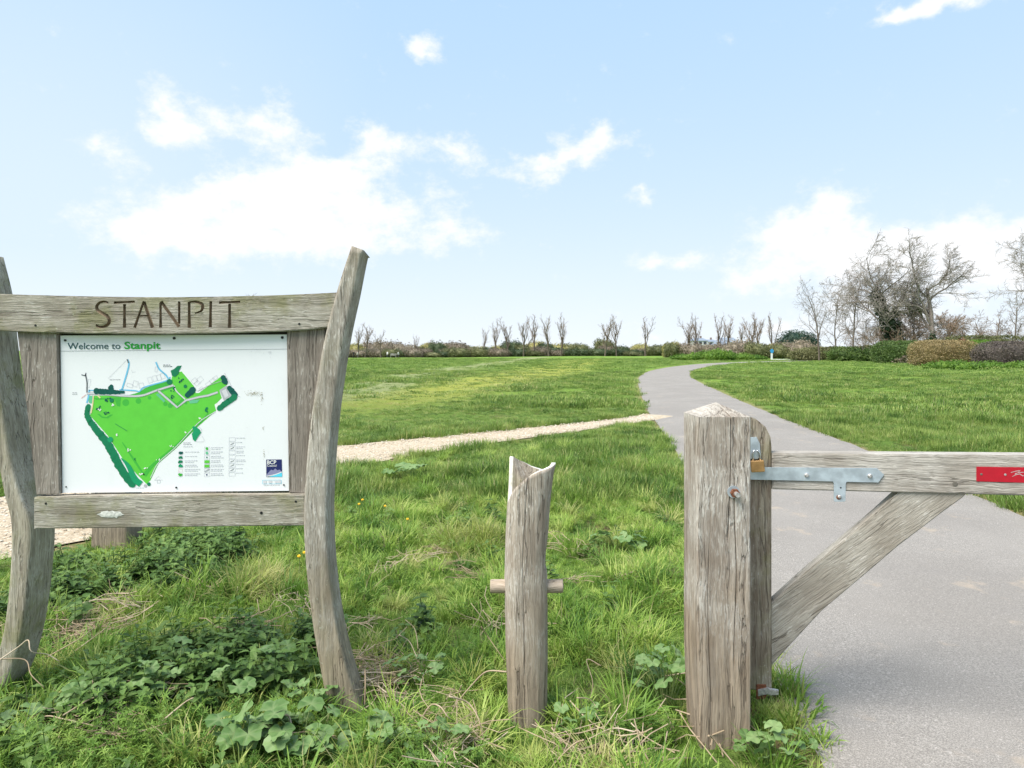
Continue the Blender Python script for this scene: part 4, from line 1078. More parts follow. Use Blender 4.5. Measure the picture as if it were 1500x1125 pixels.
up = [gate_pt(*q) for q in [(1129.5, 886), (1185, 836), (1240, 790), (1285, 752), (1318, 722), (1330, 714)]]
lo = [gate_pt(*q) for q in [(1425, 716), (1413, 729), (1380, 753), (1317, 801), (1262, 848), (1205, 896), (1153, 952), (1129.5, 978)]]
gplank('brace', up + lo, -.010, -.072, M['brace'], .004, False)
st = gplank('latch_strap', [(1092, 684), (1284, 685.5), (1294.5, 695), (1286, 706.5), (1239.5, 705.5), (1238.5, 708), (1238, 733), (1236.5, 734.5), (1222.5, 734.5), (1221, 733), (1221, 708), (1219.5, 705), (1092, 702)], .0065, .0008, M['zinc'], .0008)
def gbolt(px, py, r_, h, mat, root_, base=.0065, n_=12, nm='bolt'):
    s_, z = gate_pt(px, py); V_, F_ = tube_vf([(s_, -base + .001, z), (s_, -base - h * .6, z), (s_, -base - h, z)], [r_, r_, r_ * .6], n_)
    o_ = obj(nm, mesh(nm, V_, F_, mat, smooth=False), gate)
    if root_ is not gate: o_.parent = root_
    return o_
gbolt(1181, 695.5, .0085, .009, M['zinc2'], st); gbolt(1273.5, 696.5, .0085, .009, M['zinc2'], st); gbolt(1229, 727, .007, .006, M['zinc2'], st); gbolt(1228, 728, .0092, .002, M['rust'], st, nm='rust_stain'); gbolt(1231, 714, .0032, .0006, M['black'], st, nm='bolt_hole')
gbolt(1399, 709, .0095, .0015, M['plug'], gate, .0, 16, 'peg_plug')
rp = gplank('reflector_plate', [(1430, 683.5), (1640, 686.5), (1640, 711), (1430, 705)], .003, .0002, M['red'], .0006)
gbolt(1437, 694.5, .0042, .0015, M['plug'], rp, .003, 10, 'screw'); gbolt(1472, 695, .0042, .0015, M['zinc2'], rp, .003, 10, 'screw')
def scratch(pts, w_=.0016):
    a_ = [gate_pt(*q) for q in pts]; V_ = []; F_ = []
    for i, (s_, z) in enumerate(a_): V_ += [(s_ - w_ * .4, -.0034, z - w_), (s_ + w_ * .4, -.0034, z + w_)]
    F_ = [(2 * i, 2 * i + 1, 2 * i + 3, 2 * i + 2) for i in range(len(a_) - 1)]
    return V_, F_
V_, F_ = join([scratch([(1480, 692), (1487, 690), (1494, 689), (1489, 693), (1484, 697)]), scratch([(1482, 698), (1488, 695), (1493, 694), (1498, 697), (1504, 693)]), scratch([(1486, 693.5), (1492, 692), (1499, 691.5)])])
obj('scratch_mark', mesh('scratch_mark', V_, F_, M['scratch']), rp)
# hasp and lower hinge pin
gplank('hasp_plate', [(1096, 641), (1108, 640), (1113, 650), (1114, 668), (1110, 672), (1096, 672)], .004, -.003, M['zinc'], .0008)
hp = gplank('hinge_pin', [(1110, 1009), (1124, 1006), (1128, 1008), (1140, 1010), (1140, 1016), (1128, 1017), (1124, 1015), (1110, 1018)], .012, -.004, M['zinc2'], .002)
gplank('hinge_bracket', [(1108, 1003), (1122, 1003), (1124, 1016), (1120, 1024), (1108, 1024)], .004, -.010, M['rust'], .002)

# padlock hanging from the hasp
s_, z = gate_pt(1110, 681); base = np.array([*(G0 + gd * s_ + gn * .012), z])
pk = thing('padlock', (base[0], base[1], base[2] - .026), 'small brass padlock hanging from the hasp beside the gate post', 'padlock', rotz=gang)
V_, F_ = box_vf(-.026, .026, -.009, .009, 0, .046); obj('body', bevel_me(mesh('body', V_, F_, M['brass']), .003), pk).rotation_euler = (0, R(-6), 0)
arc = [(-.014, 0, .040), (-.014, 0, .066)] + [(.014 * math.cos(a_), 0, .070 + .016 * math.sin(a_)) for a_ in np.linspace(math.pi, 0, 9)] + [(.014, 0, .066), (.014, 0, .040)]
obj('shackle', mesh('shackle', *tube_vf(arc, .0042, 8), M['steel'], smooth=True), pk).rotation_euler = (0, R(-6), 0)

# ---------------------------------------------------------------- broad-leaved mallows
def mallow_leaf(seed):
    r_ = np.random.default_rng(seed); n_ = 26; V_ = [(0, 0, 0)]; F_ = []; T_ = [1.0]
    lob = r_.uniform(0, 6.28) * 0
    for ring, fr in ((0, .5), (1, 1.0)):
        for j in range(n_):
            a = R(18) + (R(324)) * j / (n_ - 1)
            lobes = 1 - .13 * (0.5 - .5 * math.cos(5 * (a - R(18)) / R(324) * 2 * math.pi)) if ring else 1
            rr_ = fr * lobes * (1 + r_.normal(0, .03) * ring)
            vein = math.cos(5 * (a - R(18)) / R(324) * 2 * math.pi)
            z = .10 * fr * vein * -1 + .16 * fr * fr - .22 * ring * (fr ** 2) * .6 + r_.normal(0, .025) * ring
            V_.append((-rr_ * math.cos(a) * .95, rr_ * math.sin(a), z)); T_.append(.7 if (vein > .7 and ring == 0) else (.3 if vein > .9 else .0))
    for j in range(n_ - 1):
        F_.append((0, 1 + j, 2 + j)); F_.append((1 + j, 1 + n_ + j, 2 + n_ + j, 2 + j))
    me_ = mesh('leaf', V_, F_, M['mallow'], smooth=True); set_attr(me_, 'tone', T_); return me_
ML = [mallow_leaf(q) for q in range(4)]
M['stalk'] = plain('leaf_stalk', (.16, .22, .07), .7)
def mallow(px, py, nl, size, spread, label, tall=.12):
    tall += .035
    x_, y_ = G(px, py); z_ = float(hgt(x_, y_)); root = thing('mallow_plant', (x_, y_, z_), label, 'plant', 'mallow plants among the grass')
    r_ = np.random.default_rng(int(px * 3 + py)); st_ = []
    nl = int(nl * 1.35)
    for i in range(nl):
        a = r_.uniform(0, 6.28); q = spread * math.sqrt(r_.uniform(.03, 1)); h = tall * r_.uniform(.55, 1.15) * (1.1 - .4 * q / spread)
        p = np.array([q * math.cos(a), q * math.sin(a) * .8, h]); sz = size * r_.uniform(.6, 1.15) * (1.0 if i > 1 else 1.25)
        lo_ = obj('leaf', ML[i % 4], root); lo_.location = p; lo_.scale = (sz, sz, sz)
        lo_.rotation_euler = (r_.normal(.12, .28), r_.normal(.1, .3), a + r_.normal(0, .5))
        st_.append(tube_vf([(p[0] * .15, p[1] * .15, -.02), (p[0] * .6, p[1] * .6, h * .75), p - [0, 0, .002]], [.0028, .0022, .0018], 5, False))
    obj('stalks', mesh('stalks', *join(st_), M['stalk']), root)
mallow(440, 1104, 20, .050, .17, "large pale-leaved mallow at the foot of the sign's right post", .15)
mallow(372, 1108, 9, .056, .12, 'mallow with the biggest crinkled leaves, left of the sign right post', .17)
mallow(548, 1108, 9, .040, .11, 'small mallow just right of the curved right sign post', .09)
mallow(205, 1042, 7, .040, .12, 'mallow poking out of the nettles below the middle of the sign', .12)
mallow(335, 1040, 10, .036, .14, 'mallow in the nettles below the right part of the map panel', .10)
mallow(262, 1015, 9, .034, .13, 'mallow in the middle of the dark nettles under the sign', .13)
mallow(405, 1000, 10, .034, .13, 'mallow in the nettles just left of the right sign post', .13)
mallow(455, 1040, 9, .036, .10, 'mallow directly at the left side of the right sign post foot', .10)
mallow(130, 1062, 8, .034, .12, 'mallow in the nettles right of the left sign post', .11)
mallow(25, 1090, 7, .036, .12, 'mallow at the left edge of the picture under the left sign post', .10)
mallow(640, 1115, 14, .030, .15, 'low mallow in the front verge below the dry stems', .07)
mallow(615, 1005, 11, .028, .14, 'small-leaved mallow between the sign and the notched post', .08)
mallow(976, 1034, 13, .038, .12, 'mallow clump pressed against the left side of the gate post', .20)
mallow(1122, 1112, 10, .036, .10, 'mallow at the front right foot of the gate post', .08)
mallow(1165, 1112, 8, .030, .10, 'mallow in the grass fringe at the tarmac edge', .08)
mallow(832, 1066, 9, .028, .12, 'small mallow at the right foot of the notched post', .08)
mallow(905, 800, 12, .050, .22, 'mallow patch in the meadow right of the notched post', .12)
mallow(590, 705, 9, .075, .30, 'broad dock-like leaves in the verge near the gravel path', .14)

# ---------------------------------------------------------------- dry stems
def dry_stem(pts, label, rad=.0026, d=None, group=None, lying=False):
    if d is None: d = G(*max(pts, key=lambda q: q[1]))[1]
    if lying:
        W_ = []
        for q in pts:
            x_, y_ = G(*q); W_.append((x_, y_, float(hgt(x_, y_)) + .03))
        W_ = np.array(W_)
    else: W_ = np.array([P(*q, d) for q in pts]) + np.stack([np.zeros(len(pts)), .04 * np.sin(np.arange(len(pts)) * 1.7), np.zeros(len(pts))], 1)
    c_ = catmull(W_, 5); root_z = c_[:, 2].min()
    o_ = obj('dead_stem', mesh('dead_stem', *tube_vf(c_ - np.array([c_[0][0], c_[0][1], root_z]), np.linspace(rad, rad * .55, len(c_)), 6), M['straw'], smooth=True), None, (c_[0][0], c_[0][1], root_z))  # one dry stem of a dead plant
    return tag(o_, label, 'twig', group or 'dry stems among the plants')
dry_stem([(-14, 976), (15, 955), (44, 936), (56, 948), (64, 962), (78, 974)], 'arched dry stem crossing in front of the left sign post', .0028, 2.60)
dry_stem([(-10, 966), (25, 973), (48, 986), (74, 1000)], 'dark dry stem sloping down across the left sign post', .0026, 2.62)
dry_stem([(527, 976), (531, 986), (536, 1000), (538, 1030), (541, 1062), (533, 1090)], 'whitish dry stem standing against the right sign post', .0036, 2.68)
dry_stem([(413, 1046), (419, 1060), (432, 1082), (458, 1122)], 'pale forked dry stem leaning in front of the large mallow', .0042, 2.44)
dry_stem([(585, 930), (598, 946), (611, 960), (614, 945), (607, 925), (592, 912)], 'looped pale dry stem between the sign and the notched post', .0022, 2.95)
dry_stem([(742, 984), (712, 991), (690, 1003), (672, 1020)], 'dry stem bending down from the left side of the notched post', .0032, 2.62)
dry_stem([(612, 1062), (628, 1042), (645, 1033), (658, 1043), (668, 1062)], 'arched brown dry stem left of the notched post foot', .0034, 2.58)
dry_stem([(658, 1020), (685, 1038), (703, 1056), (712, 1096)], 'forked woody dry stem at the left foot of the notched post', .0036, 2.50)
dry_stem([(676, 1004), (669, 1030), (670, 1060), (676, 1096)], 'upright thin dry stem left of the notched post', .0024, 2.52)
dry_stem([(705, 918), (714, 938), (728, 950), (741, 964)], 'short pale dry stem touching the notched post at mid height', .0024, 2.85)
dry_stem([(880, 975), (861, 973), (868, 1000), (858, 1030)], 'hooked pale dry stem right of the notched post', .0022, 2.75)
dry_stem([(845, 1022), (868, 1034), (884, 1054)], 'short slanting dry stem right of the notched post foot', .0024, 2.6)
dry_stem([(932, 1070), (926, 1088), (914, 1102), (905, 1122)], 'pale dry stem left of the gate post foot', .0030, 2.42)
dry_stem([(930, 1072), (900, 1076), (862, 1080)], 'dry stem lying level left of the gate post foot', .0028, 2.42)
dry_stem([(855, 1084), (842, 1100), (815, 1112), (798, 1128)], 'dry stem lying at the bottom edge below the notched post', .0034, 2.36)
dry_stem([(1038, 1078), (1050, 1092), (1078, 1122)], 'straight broken stem at the front foot of the gate post', .0040, 2.36)
dry_stem([(30, 1095), (50, 1060), (100, 1052), (160, 1058)], 'long pale dry stem over the straw at bottom left', .0030, 2.5)
dry_stem([(70, 962), (110, 940), (140, 918)], 'straight dry stem right of the left sign post', .0030, 3.1)
dry_stem([(108, 955), (135, 935), (165, 912)], 'second straight dry stem right of the left sign post', .0026, 3.15)
dry_stem([(237, 1057), (262, 1038), (285, 1020)], 'brown dry stalk slanting out of the low nettles', .0036, 2.5)
dry_stem([(290, 1092), (310, 1070), (326, 1045)], 'dark dry stalk left of the biggest mallow leaves', .0030, 2.45)
dry_stem([(545, 838), (536, 856), (533, 878)], 'thin curved dry stem in the grass right of the sign', .0022, 3.8)
dry_stem([(430, 868), (445, 885), (458, 905)], 'dry stem leaning against the back of the right sign post', .0026, 3.5)
dry_stem([(130, 872), (180, 862), (225, 838)], 'dry stem lying on the nettles under the map panel', .0030, None, None, True)
rs_ = np.random.default_rng(88); ls_ = []
for p in STRAW:
    for i in range(9):
        cx, cy = p[0] + rs_.normal(0, p[2] * .6), p[1] + rs_.normal(0, p[3] * .5); a = rs_.uniform(0, 3.14); L = rs_.uniform(18, 60); bn = rs_.normal(0, 4)
        dx, dy = math.cos(a) * L * .5, math.sin(a) * L * .32; W_ = []
        for q in ((cx - dx, cy - dy), (cx + bn * .5, cy + bn * .3), (cx + dx, cy + dy)):
            x_, y_ = G(*q); W_.append((x_, y_, float(hgt(x_, y_)) + rs_.uniform(.015, .05)))
        ls_.append(tube_vf(catmull(W_, 4), rs_.uniform(.0010, .0024), 5))
tag(obj('loose_straw', mesh('loose_straw', *join(ls_), M['straw'])), 'longer dead stems strewn over the matted straw', 'straw', kind='stuff')

# ---------------------------------------------------------------- dandelions
M['petal'] = plain('dandelion_yellow', (.80, .50, .02), .6)
hd_ = []
for k_, (r0, zz) in enumerate(((.017, .004), (.013, .008), (.008, .011))):
    for j in range(12):
        a = j * math.pi / 6 + k_ * .26; c_, s_ = math.cos(a), math.sin(a); wv_ = .0034
        hd_.append((np.array([(0, 0, zz - .003), (c_ * r0 * .7 - s_ * wv_, s_ * r0 * .7 + c_ * wv_, zz), (c_ * r0, s_ * r0, zz + .001), (c_ * r0 * .7 + s_ * wv_, s_ * r0 * .7 - c_ * wv_, zz)]), [(0, 1, 2, 3)]))
HEAD = mesh('flower_head', *join(hd_), M['petal'])
STEM = mesh('stem', *tube_vf([(0, 0, -.02), (.004, .002, .08), (0, 0, .15)], [.0022, .002, .0018], 5, False), M['stalk'])
for (px, py, lab) in ((526, 772, 'dandelion nearest the right sign post, leftmost of the flowers'), (531, 766, 'dandelion second from the right sign post'), (564, 770, 'dandelion in the middle of the scattered yellow flowers'), (597, 790, 'dandelion lowest and farthest right in the verge grass'), (438, 858, 'dandelion in the yellowish tuft left of the right sign post'), (446, 852, 'dandelion close behind the right sign post')):
    x_, y_ = G(px, py); root = thing('dandelion', (x_, y_, float(hgt(x_, y_))), lab, 'flower', 'dandelions in the verge')
    obj('stem', STEM, root); fh = obj('flower_head', HEAD, root, (0, 0, .15)); fh.rotation_euler = (R(25), R(10), 0); fh.scale = (.75, .75, .75)

# ---------------------------------------------------------------- trees and scrub
def barkmat(name, a, b_, sc=6):
    m_, t, b = new_mat(name, .9, .15); co = t.n('ShaderNodeTexCoord').outputs['Object']
    t.put(b.inputs['Base Color'], t.mix(t.ss(t.noise(t.map(co, (3, 3, .6)), sc, 4), .35, .65), a, b_)); return m_
M['bark'] = barkmat('grey_bark', (.13, .11, .095), (.24, .21, .185)); M['twig'] = barkmat('grey_twigs', (.20, .175, .155), (.33, .30, .27), 1)
M['bark_d'] = barkmat('dark_bark', (.085, .07, .055), (.17, .14, .115)); M['twig_b'] = barkmat('brown_twigs', (.17, .12, .085), (.29, .22, .16), 1)
M['ivy'] = leafmat('ivy', [(.012, .030, .012), (.022, .048, .018), (.035, .07, .025)], .12, .8, .45)
def grow(r_, p, d, L, rad, lev, cfg, out):
    ns = cfg['seg'][lev]; pts = [p]; dirs = [d]
    for i in range(ns):
        d = d + np.array(r_.normal(0, cfg['wob'][lev], 3)) + np.array([0, 0, cfg['up'][lev]]); d = d + cfg.get('wind', 0) * lev * .12; d /= math.sqrt(d @ d)
        p = p + d * L / ns; pts.append(p); dirs.append(d)
    rads = np.linspace(rad, rad * cfg['tip'][lev], ns + 1); out.append((lev, np.array(pts), rads))
    if lev + 1 >= len(cfg['n']) + 0 and lev + 1 > len(cfg['n']): return
    if lev >= len(cfg['n']): return
    n_ = max(1, int(round(cfg['n'][lev] * r_.uniform(.8, 1.2))))
    for c_ in range(n_):
        f = cfg['start'][lev] + (1 - cfg['start'][lev]) * (c_ + r_.uniform(.2, .9)) / n_; f = min(f, 1.0)
        i = min(int(f * ns), ns - 1); q = f * ns - i; bp = pts[i] * (1 - q) + pts[i + 1] * q; bd = dirs[i + 1]
        az_ = c_ * 2.4 + r_.normal(0, .5); u = np.array([bd[1], -bd[0], 0.0]) if abs(bd[2]) < .95 else np.array([0.0, bd[2], -bd[1]]); u /= math.sqrt(u @ u); v = np.array([bd[1] * u[2] - bd[2] * u[1], bd[2] * u[0] - bd[0] * u[2], bd[0] * u[1] - bd[1] * u[0]])
        an = r_.normal(cfg['ang'][lev], .16); nd = bd * math.cos(an) + (u * math.cos(az_) + v * math.sin(az_)) * math.sin(an)
        grow(r_, bp, nd, L * cfg['len'][lev] * r_.uniform(.7, 1.15) * (1.15 - .45 * f), max(rads[i] * cfg['rat'][lev], cfg['min']), lev + 1, cfg, out)
def tree_meshes(seed, H, cfg, trad, lean=(0, 0), bark='bark', twig='twig', first=2):
    r_ = np.random.default_rng(seed); out = []
    d = np.array([lean[0], lean[1], 1.0]); d /= np.linalg.norm(d)
    grow(r_, np.array([0, 0, -.3]), d, H * cfg['trunk'], trad, 0, cfg, out)
    global LAST
    zmax = max(p[:, 2].max() for _, p, _ in out); k_ = H / zmax; LAST = [(l, p * k_) for l, p, _ in out if l < 2]
    tv = join([tube_vf(p * k_, rd, 8 if l == 0 else 6, False) for l, p, rd in out if l < first])
    cv = join([tube_vf(p * k_, rd, 3 if l > 2 else 4, False) for l, p, rd in out if l >= first])
    return mesh('trunk', *tv, M[bark], smooth=True), mesh('crown', *cv, M[twig])
BIG = dict(seg=[6, 6, 5, 4, 3], wob=[.10, .20, .24, .26, .3], up=[.02, .05, .03, .02, .0], tip=[.5, .3, .3, .4, .5], n=[8, 9, 8, 8], start=[.32, .2, .15, .1], ang=[.78, .78, .75, .7], len=[.86, .58, .52, .50], rat=[.58, .54, .55, .6], min=.021, trunk=.50, wind=np.array([0.25, 0, 0]))
SLIM = dict(seg=[7, 5, 4, 3], wob=[.07, .18, .22, .25], up=[.02, .08, .04, .02], tip=[.25, .3, .4, .5], n=[13, 7, 5], start=[.22, .15, .1], ang=[.85, .75, .7], len=[.42, .5, .5], rat=[.42, .5, .55], min=.016, trunk=.9)
SHR = dict(seg=[3, 5, 4, 3], wob=[.1, .2, .25, .28], up=[.02, .05, .04, .02], tip=[.6, .3, .4, .5], n=[9, 9, 7], start=[.1, .1, .1], ang=[.75, .75, .75], len=[1.3, .5, .5], rat=[.5, .5, .55], min=.012, trunk=.42)
ordn = ['first', 'second', 'third', 'fourth', 'fifth', 'sixth', 'seventh', 'eighth', 'ninth', 'tenth']
POL = dict(seg=[5, 7, 4, 3], wob=[.06, .13, .18, .2], up=[.03, .16, .16, .10], tip=[.6, .3, .35, .5], n=[5, 11, 6], start=[.30, .12, .1], ang=[.36, .55, .6], len=[1.15, .30, .5], rat=[.6, .42, .5], min=.022, trunk=.5)
def place_tree(name, ms, px, d, label, group=None, s=1.0, rz=0.0, base=None, parts_=('trunk', 'crown')):
    x_ = (px - 750) * d / FPX; z_ = float(hgt(x_, d)) if base is None else base
    root = thing(name, (x_, d, z_ - .05), label, 'tree', group, rz)
    for nm_, m_ in zip(parts_, ms):
        o_ = obj(nm_, m_, root); o_.scale = (s, s, s)
    return root
def Hof(py, d): return (HOR - py) * d / FPX + CAM_H
ms1 = tree_meshes(11, Hof(338, 92), BIG, .34, (-.30, 0)); IVY1 = LAST
b1 = place_tree('bare_tree', ms1, 1322, 92, 'largest bare tree, spreading wide, with ivy-clad leaning trunk')
b2 = place_tree('bare_tree', tree_meshes(23, Hof(332, 88), BIG, .36, (.08, 0)), 1368, 88, 'tall bare forked tree right of the ivy-clad one')
place_tree('bare_tree', tree_meshes(31, Hof(402, 90), SLIM, .14, (.03, 0), 'bark_d'), 1200, 90, 'slim bare tree at the left end of the tall tree group')
place_tree('bare_tree', tree_meshes(37, Hof(412, 94), SLIM, .13, (-.08, 0)), 1224, 94, 'second slim bare tree from the left in the tall tree group')
place_tree('bare_tree', tree_meshes(41, Hof(385, 98), SLIM, .16, (.05, 0)), 1250, 98, 'pale slim bare tree between the slim pair and the ivy-clad tree')
place_tree('bare_tree', tree_meshes(43, Hof(330, 80), BIG, .34, (-.10, 0)), 1578, 80, 'bare tree at the right edge, only its branch tips showing')
for i, (px, top, d, lab) in enumerate(((1415, 458, 96, 'low bare tree just right of the tall forked tree'), (1440, 452, 100, 'low bare tree between the tan hedge and the sky, second of four'), (1462, 446, 94, 'low bare tree above the bright green hedge'), (1488, 432, 90, 'low bare tree with thicker limbs above the purple hedge'), (1340, 440, 99, 'tangled bare tree behind the two tall trees'), (1275, 448, 100, 'tangled low bare tree left of the ivy-clad trunk'), (1395, 452, 104, 'hazy bare tree behind the tall forked tree'))):
    place_tree('bare_tree', tree_meshes(50 + i, Hof(top, d), SLIM if i < 4 else BIG, .15, (random.uniform(-.1, .1), 0), 'bark', 'twig_b'), px, d, lab, 'low bare trees on the right')
for i, (px, top, d) in enumerate(((1262, 470, 86), (1285, 462, 97), (1300, 474, 88), (1338, 468, 95), (1352, 476, 90), (1385, 470, 96), (1404, 480, 92), (1428, 474, 98), (1452, 478, 92), (1478, 468, 97))):
    place_tree('bare_shrub', tree_meshes(80 + i, Hof(top, d), SHR, .09, (random.uniform(-.1, .1), 0), 'bark', 'twig_b'), px, d, 'bare grey thicket shrub, %s from the left between the tall trees and the hedges' % ordn[i], 'bare thicket shrubs on the right')
place_tree('bare_tree', tree_meshes(71, Hof(427, 110), SLIM, .15), 356, 110, 'bare treetop showing above the carved sign rail')

# ivy on the leaning trunk
def leaf_cloud(n, ells, size, seed, e=2.0, shell=(.72, 1.06), flat=0.0, lump=.22, lf=2.3, zmin=None):
    r_ = np.random.default_rng(seed); ar = np.array([a[3] * a[4] + a[4] * a[5] + a[3] * a[5] for a in ells]); ch = r_.choice(len(ells), n, p=ar / ar.sum())
    E = np.array(ells, float)[ch]; D = r_.normal(size=(n, 3)); D /= (np.abs(D) ** e).sum(1)[:, None] ** (1 / e)
    lm = 1 + lump * 2 * (fbm(D[:, 0] * lf + ch * 3.1 + D[:, 2] * 1.7, D[:, 1] * lf + D[:, 2] * lf, seed) - .5)
    C = E[:, :3] + D * E[:, 3:] * (r_.uniform(*shell, n) * lm)[:, None]
    if zmin is not None: C[:, 2] = np.maximum(C[:, 2], zmin + r_.uniform(0, .1, n))
    U = r_.normal(size=(n, 3)); U /= np.linalg.norm(U, axis=1)[:, None]; Wv = np.cross(U, r_.normal(size=(n, 3))); Wv /= np.linalg.norm(Wv, axis=1)[:, None]
    s_ = size * r_.uniform(.6, 1.3, n)[:, None]
    V_ = np.stack([C - U * s_, C + Wv * s_ * .5, C + U * s_, C - Wv * s_ * .5], 1).reshape(-1, 3)
    return V_, np.arange(4 * n).reshape(-1, 4)
def core_vf(ells, e=2.0, k_=.78, zmin=None, seed=0):
    ps = []
    for a in ells:
        nu, nv = 18, 11; V_ = []
        for i in range(nv):
            for j in range(nu):
                ph = math.pi * i / (nv - 1); th_ = 2 * math.pi * j / nu; D = np.array([math.sin(ph) * math.cos(th_), math.sin(ph) * math.sin(th_), math.cos(ph)])
                D /= (np.abs(D) ** e).sum() ** (1 / e); q = k_ * (1 + .12 * math.sin(5 * th_ + a[0]) * math.sin(3 * ph))
                p = np.array(a[:3]) + D * np.array(a[3:]) * q
                if zmin is not None: p[2] = max(p[2], zmin)
                V_.append(p)
        F_ = [(i * nu + j, i * nu + (j + 1) % nu, (i + 1) * nu + (j + 1) % nu, (i + 1) * nu + j) for i in range(nv - 1) for j in range(nu)]
        ps.append((np.array(V_), F_))
    return join(ps)
tr_ = IVY1[0][1]; el_ = []
for q in np.linspace(0, .92, 9):
    p = np.array([np.interp(q, np.linspace(0, 1, len(tr_)), tr_[:, c_]) for c_ in range(3)]); k_ = 1.25 - .75 * q
    el_.append((p[0], p[1] - .2, p[2], 1.35 * k_, 1.0 * k_, 1.3))
for _, lp_ in IVY1[1:4]:
    for q in (.15, .4): 
        p = lp_[int(q * (len(lp_) - 1))]; el_.append((p[0], p[1] - .1, p[2], .45, .45, .7))
el_.append((1.2, -.2, .9, 1.5, .9, 1.4))
obj('ivy', mesh('ivy', *leaf_cloud(20000, el_, .15, 5, 2, (.3, 1.1), lump=.4), M['ivy']), b1)
iv2 = leaf_cloud(1500, [(-.4, -.3, 1.9, .7, .6, 1.9)], .13, 6, 2, (.3, 1.08)); obj('ivy', mesh('ivy', *iv2, M['ivy']), b2)

# distant upright trees: four crown shapes shared between individuals
PM_ = [tree_meshes(200 + i, 10.0, POL, .20, (random.uniform(-.06, .06), 0), 'bark_d', 'twig_b') for i in range(5)]
ordn = ['first', 'second', 'third', 'fourth', 'fifth', 'sixth', 'seventh', 'eighth', 'ninth', 'tenth']
FAR = [(708, 481, 172), (727, 469, 170), (745, 466, 171), (767, 466, 168), (783, 463, 170), (804, 462, 166), (822, 461, 168), (886, 463, 162), (903, 463, 164), (945, 466, 168)]
for i, (px, top, d) in enumerate(FAR):
    place_tree('upright_tree', PM_[i % 5], px, d, 'bare upright tree, %s from the left in the row above the far scrub' % ordn[i], 'upright bare trees along the horizon', Hof(top - 4, d) / 10, i * 1.9)
FAR2 = [(1008, 461, 140), (1023, 465, 138), (1051, 460, 136), (1064, 463, 140), (1087, 474, 142), (1099, 461, 139), (1110, 459, 141), (1131, 460, 138)]
for i, (px, top, d) in enumerate(FAR2):
    place_tree('upright_tree', PM_[(i * 2 + 1) % 5], px, d, 'bare upright tree, %s from the left in the row beyond the path bend' % ordn[i], 'upright bare trees along the horizon', Hof(top - 4, d) / 10, i * 2.3 + .7)
for i, (px, top, d, lab) in enumerate(((524, 474, 165, 'thin bare tree nearest the right sign post on the horizon'), (535, 472, 168, 'second thin bare tree right of the sign on the horizon'), (558, 484, 160, 'rounded budding tree on the horizon right of the sign'), (611, 490, 172, 'lone thin treetop in the gap of the far scrub'))):
    place_tree('upright_tree', PM_[(i + 2) % 5], px, d, lab, 'upright bare trees along the horizon', Hof(top - 4, d) / 10, i * 1.3)

FOL = dict(olive=leafmat('olive_scrub', [(.085, .10, .04), (.14, .15, .06), (.21, .21, .095)], .2, .5), dark=leafmat('dark_scrub', [(.045, .07, .03), (.075, .105, .045), (.115, .145, .065)], .2, .5),
           brown=leafmat('brown_scrub', [(.15, .12, .085), (.22, .18, .13), (.30, .255, .19)], .15, .5), yellow=leafmat('budding_scrub', [(.27, .25, .09), (.38, .35, .13), (.50, .46, .19)], .25, .5),
           pine=leafmat('dark_evergreen', [(.012, .032, .022), (.022, .05, .032), (.04, .075, .045)], .1, .6), bright=leafmat('fresh_green', [(.07, .15, .018), (.12, .23, .028), (.19, .30, .045)], .3, .8),
           tan=leafmat('tan_hedge', [(.17, .125, .05), (.25, .19, .085), (.34, .27, .135)], .15, 2.2), plum=leafmat('plum_hedge', [(.065, .050, .045), (.10, .08, .07), (.15, .125, .105)], .15, 1.5),
           green=leafmat('hedge_green', [(.045, .085, .022), (.08, .135, .032), (.13, .19, .05)], .2, 1.0), red=leafmat('red_shoots', [(.20, .05, .035), (.28, .08, .05), (.32, .14, .09)], .2, 2))
def bush_meshes(kind, n, size, ells, seed, e=2.0, lump=.25, core=True, shell=(.72, 1.06), lf=2.3):
    me1 = mesh('foliage', *leaf_cloud(n, ells, size, seed, e, shell, lump=lump, lf=lf, zmin=-.05), FOL[kind])
    if not core: return (me1,)
    return me1, mesh('inner_branches', *core_vf(ells, e, .74, -.05), FOL[kind])
def place_bush(name, ms, px, d, label, cat='bush', group=None, s=(1, 1, 1), rz=0):
    x_ = (px - 750) * d / FPX; root = thing(name, (x_, d, float(hgt(x_, d)) - .03), label, cat, group, rz)
    for nm_, m_ in zip(('foliage', 'inner_branches'), ms): obj(nm_, m_, root).scale = s
    return root
SB = {k_: bush_meshes(k_, 2600, .16, [(0, 0, 1.2, 2.6, 2.0, 1.7), (1.3, .3, 1.0, 1.6, 1.4, 1.5), (-1.4, -.2, 1.3, 1.5, 1.3, 1.6)], 300 + i, 2, .45) for i, k_ in enumerate(('olive', 'dark', 'brown', 'yellow'))}
word = dict(olive='olive-green', dark='dark green', brown='brown leafless', yellow='yellow budding')
def row(x0, x1, d0, d1, hmin, hmax, kinds, seed, step, where):
    r_ = np.random.default_rng(seed); px = x0
    while px < x1:
        k_ = kinds[r_.integers(len(kinds))]; d = r_.uniform(d0, d1); h = r_.uniform(hmin, hmax)
        bo = place_bush('scrub_bush', SB[k_], px, d, '%s scrub bush in the line %s' % (word[k_], where), 'bush', '%s bushes %s' % (word[k_], where), (r_.uniform(.8, 1.3) * d / 175, 1, h / 2.9), r_.uniform(-.4, .4)); BUSHES.append((px, word[k_], where, bo)); px += step * r_.uniform(.7, 1.3)
BUSHES = []
w1 = 'along the far edge of the meadow'
row(488, 700, 182, 190, 1.8, 4.4, ['olive', 'dark', 'brown', 'brown', 'yellow'], 1, 16, w1)
row(640, 985, 178, 186, 2.0, 4.6, ['olive', 'brown', 'yellow', 'olive', 'yellow', 'dark'], 2, 14, w1)
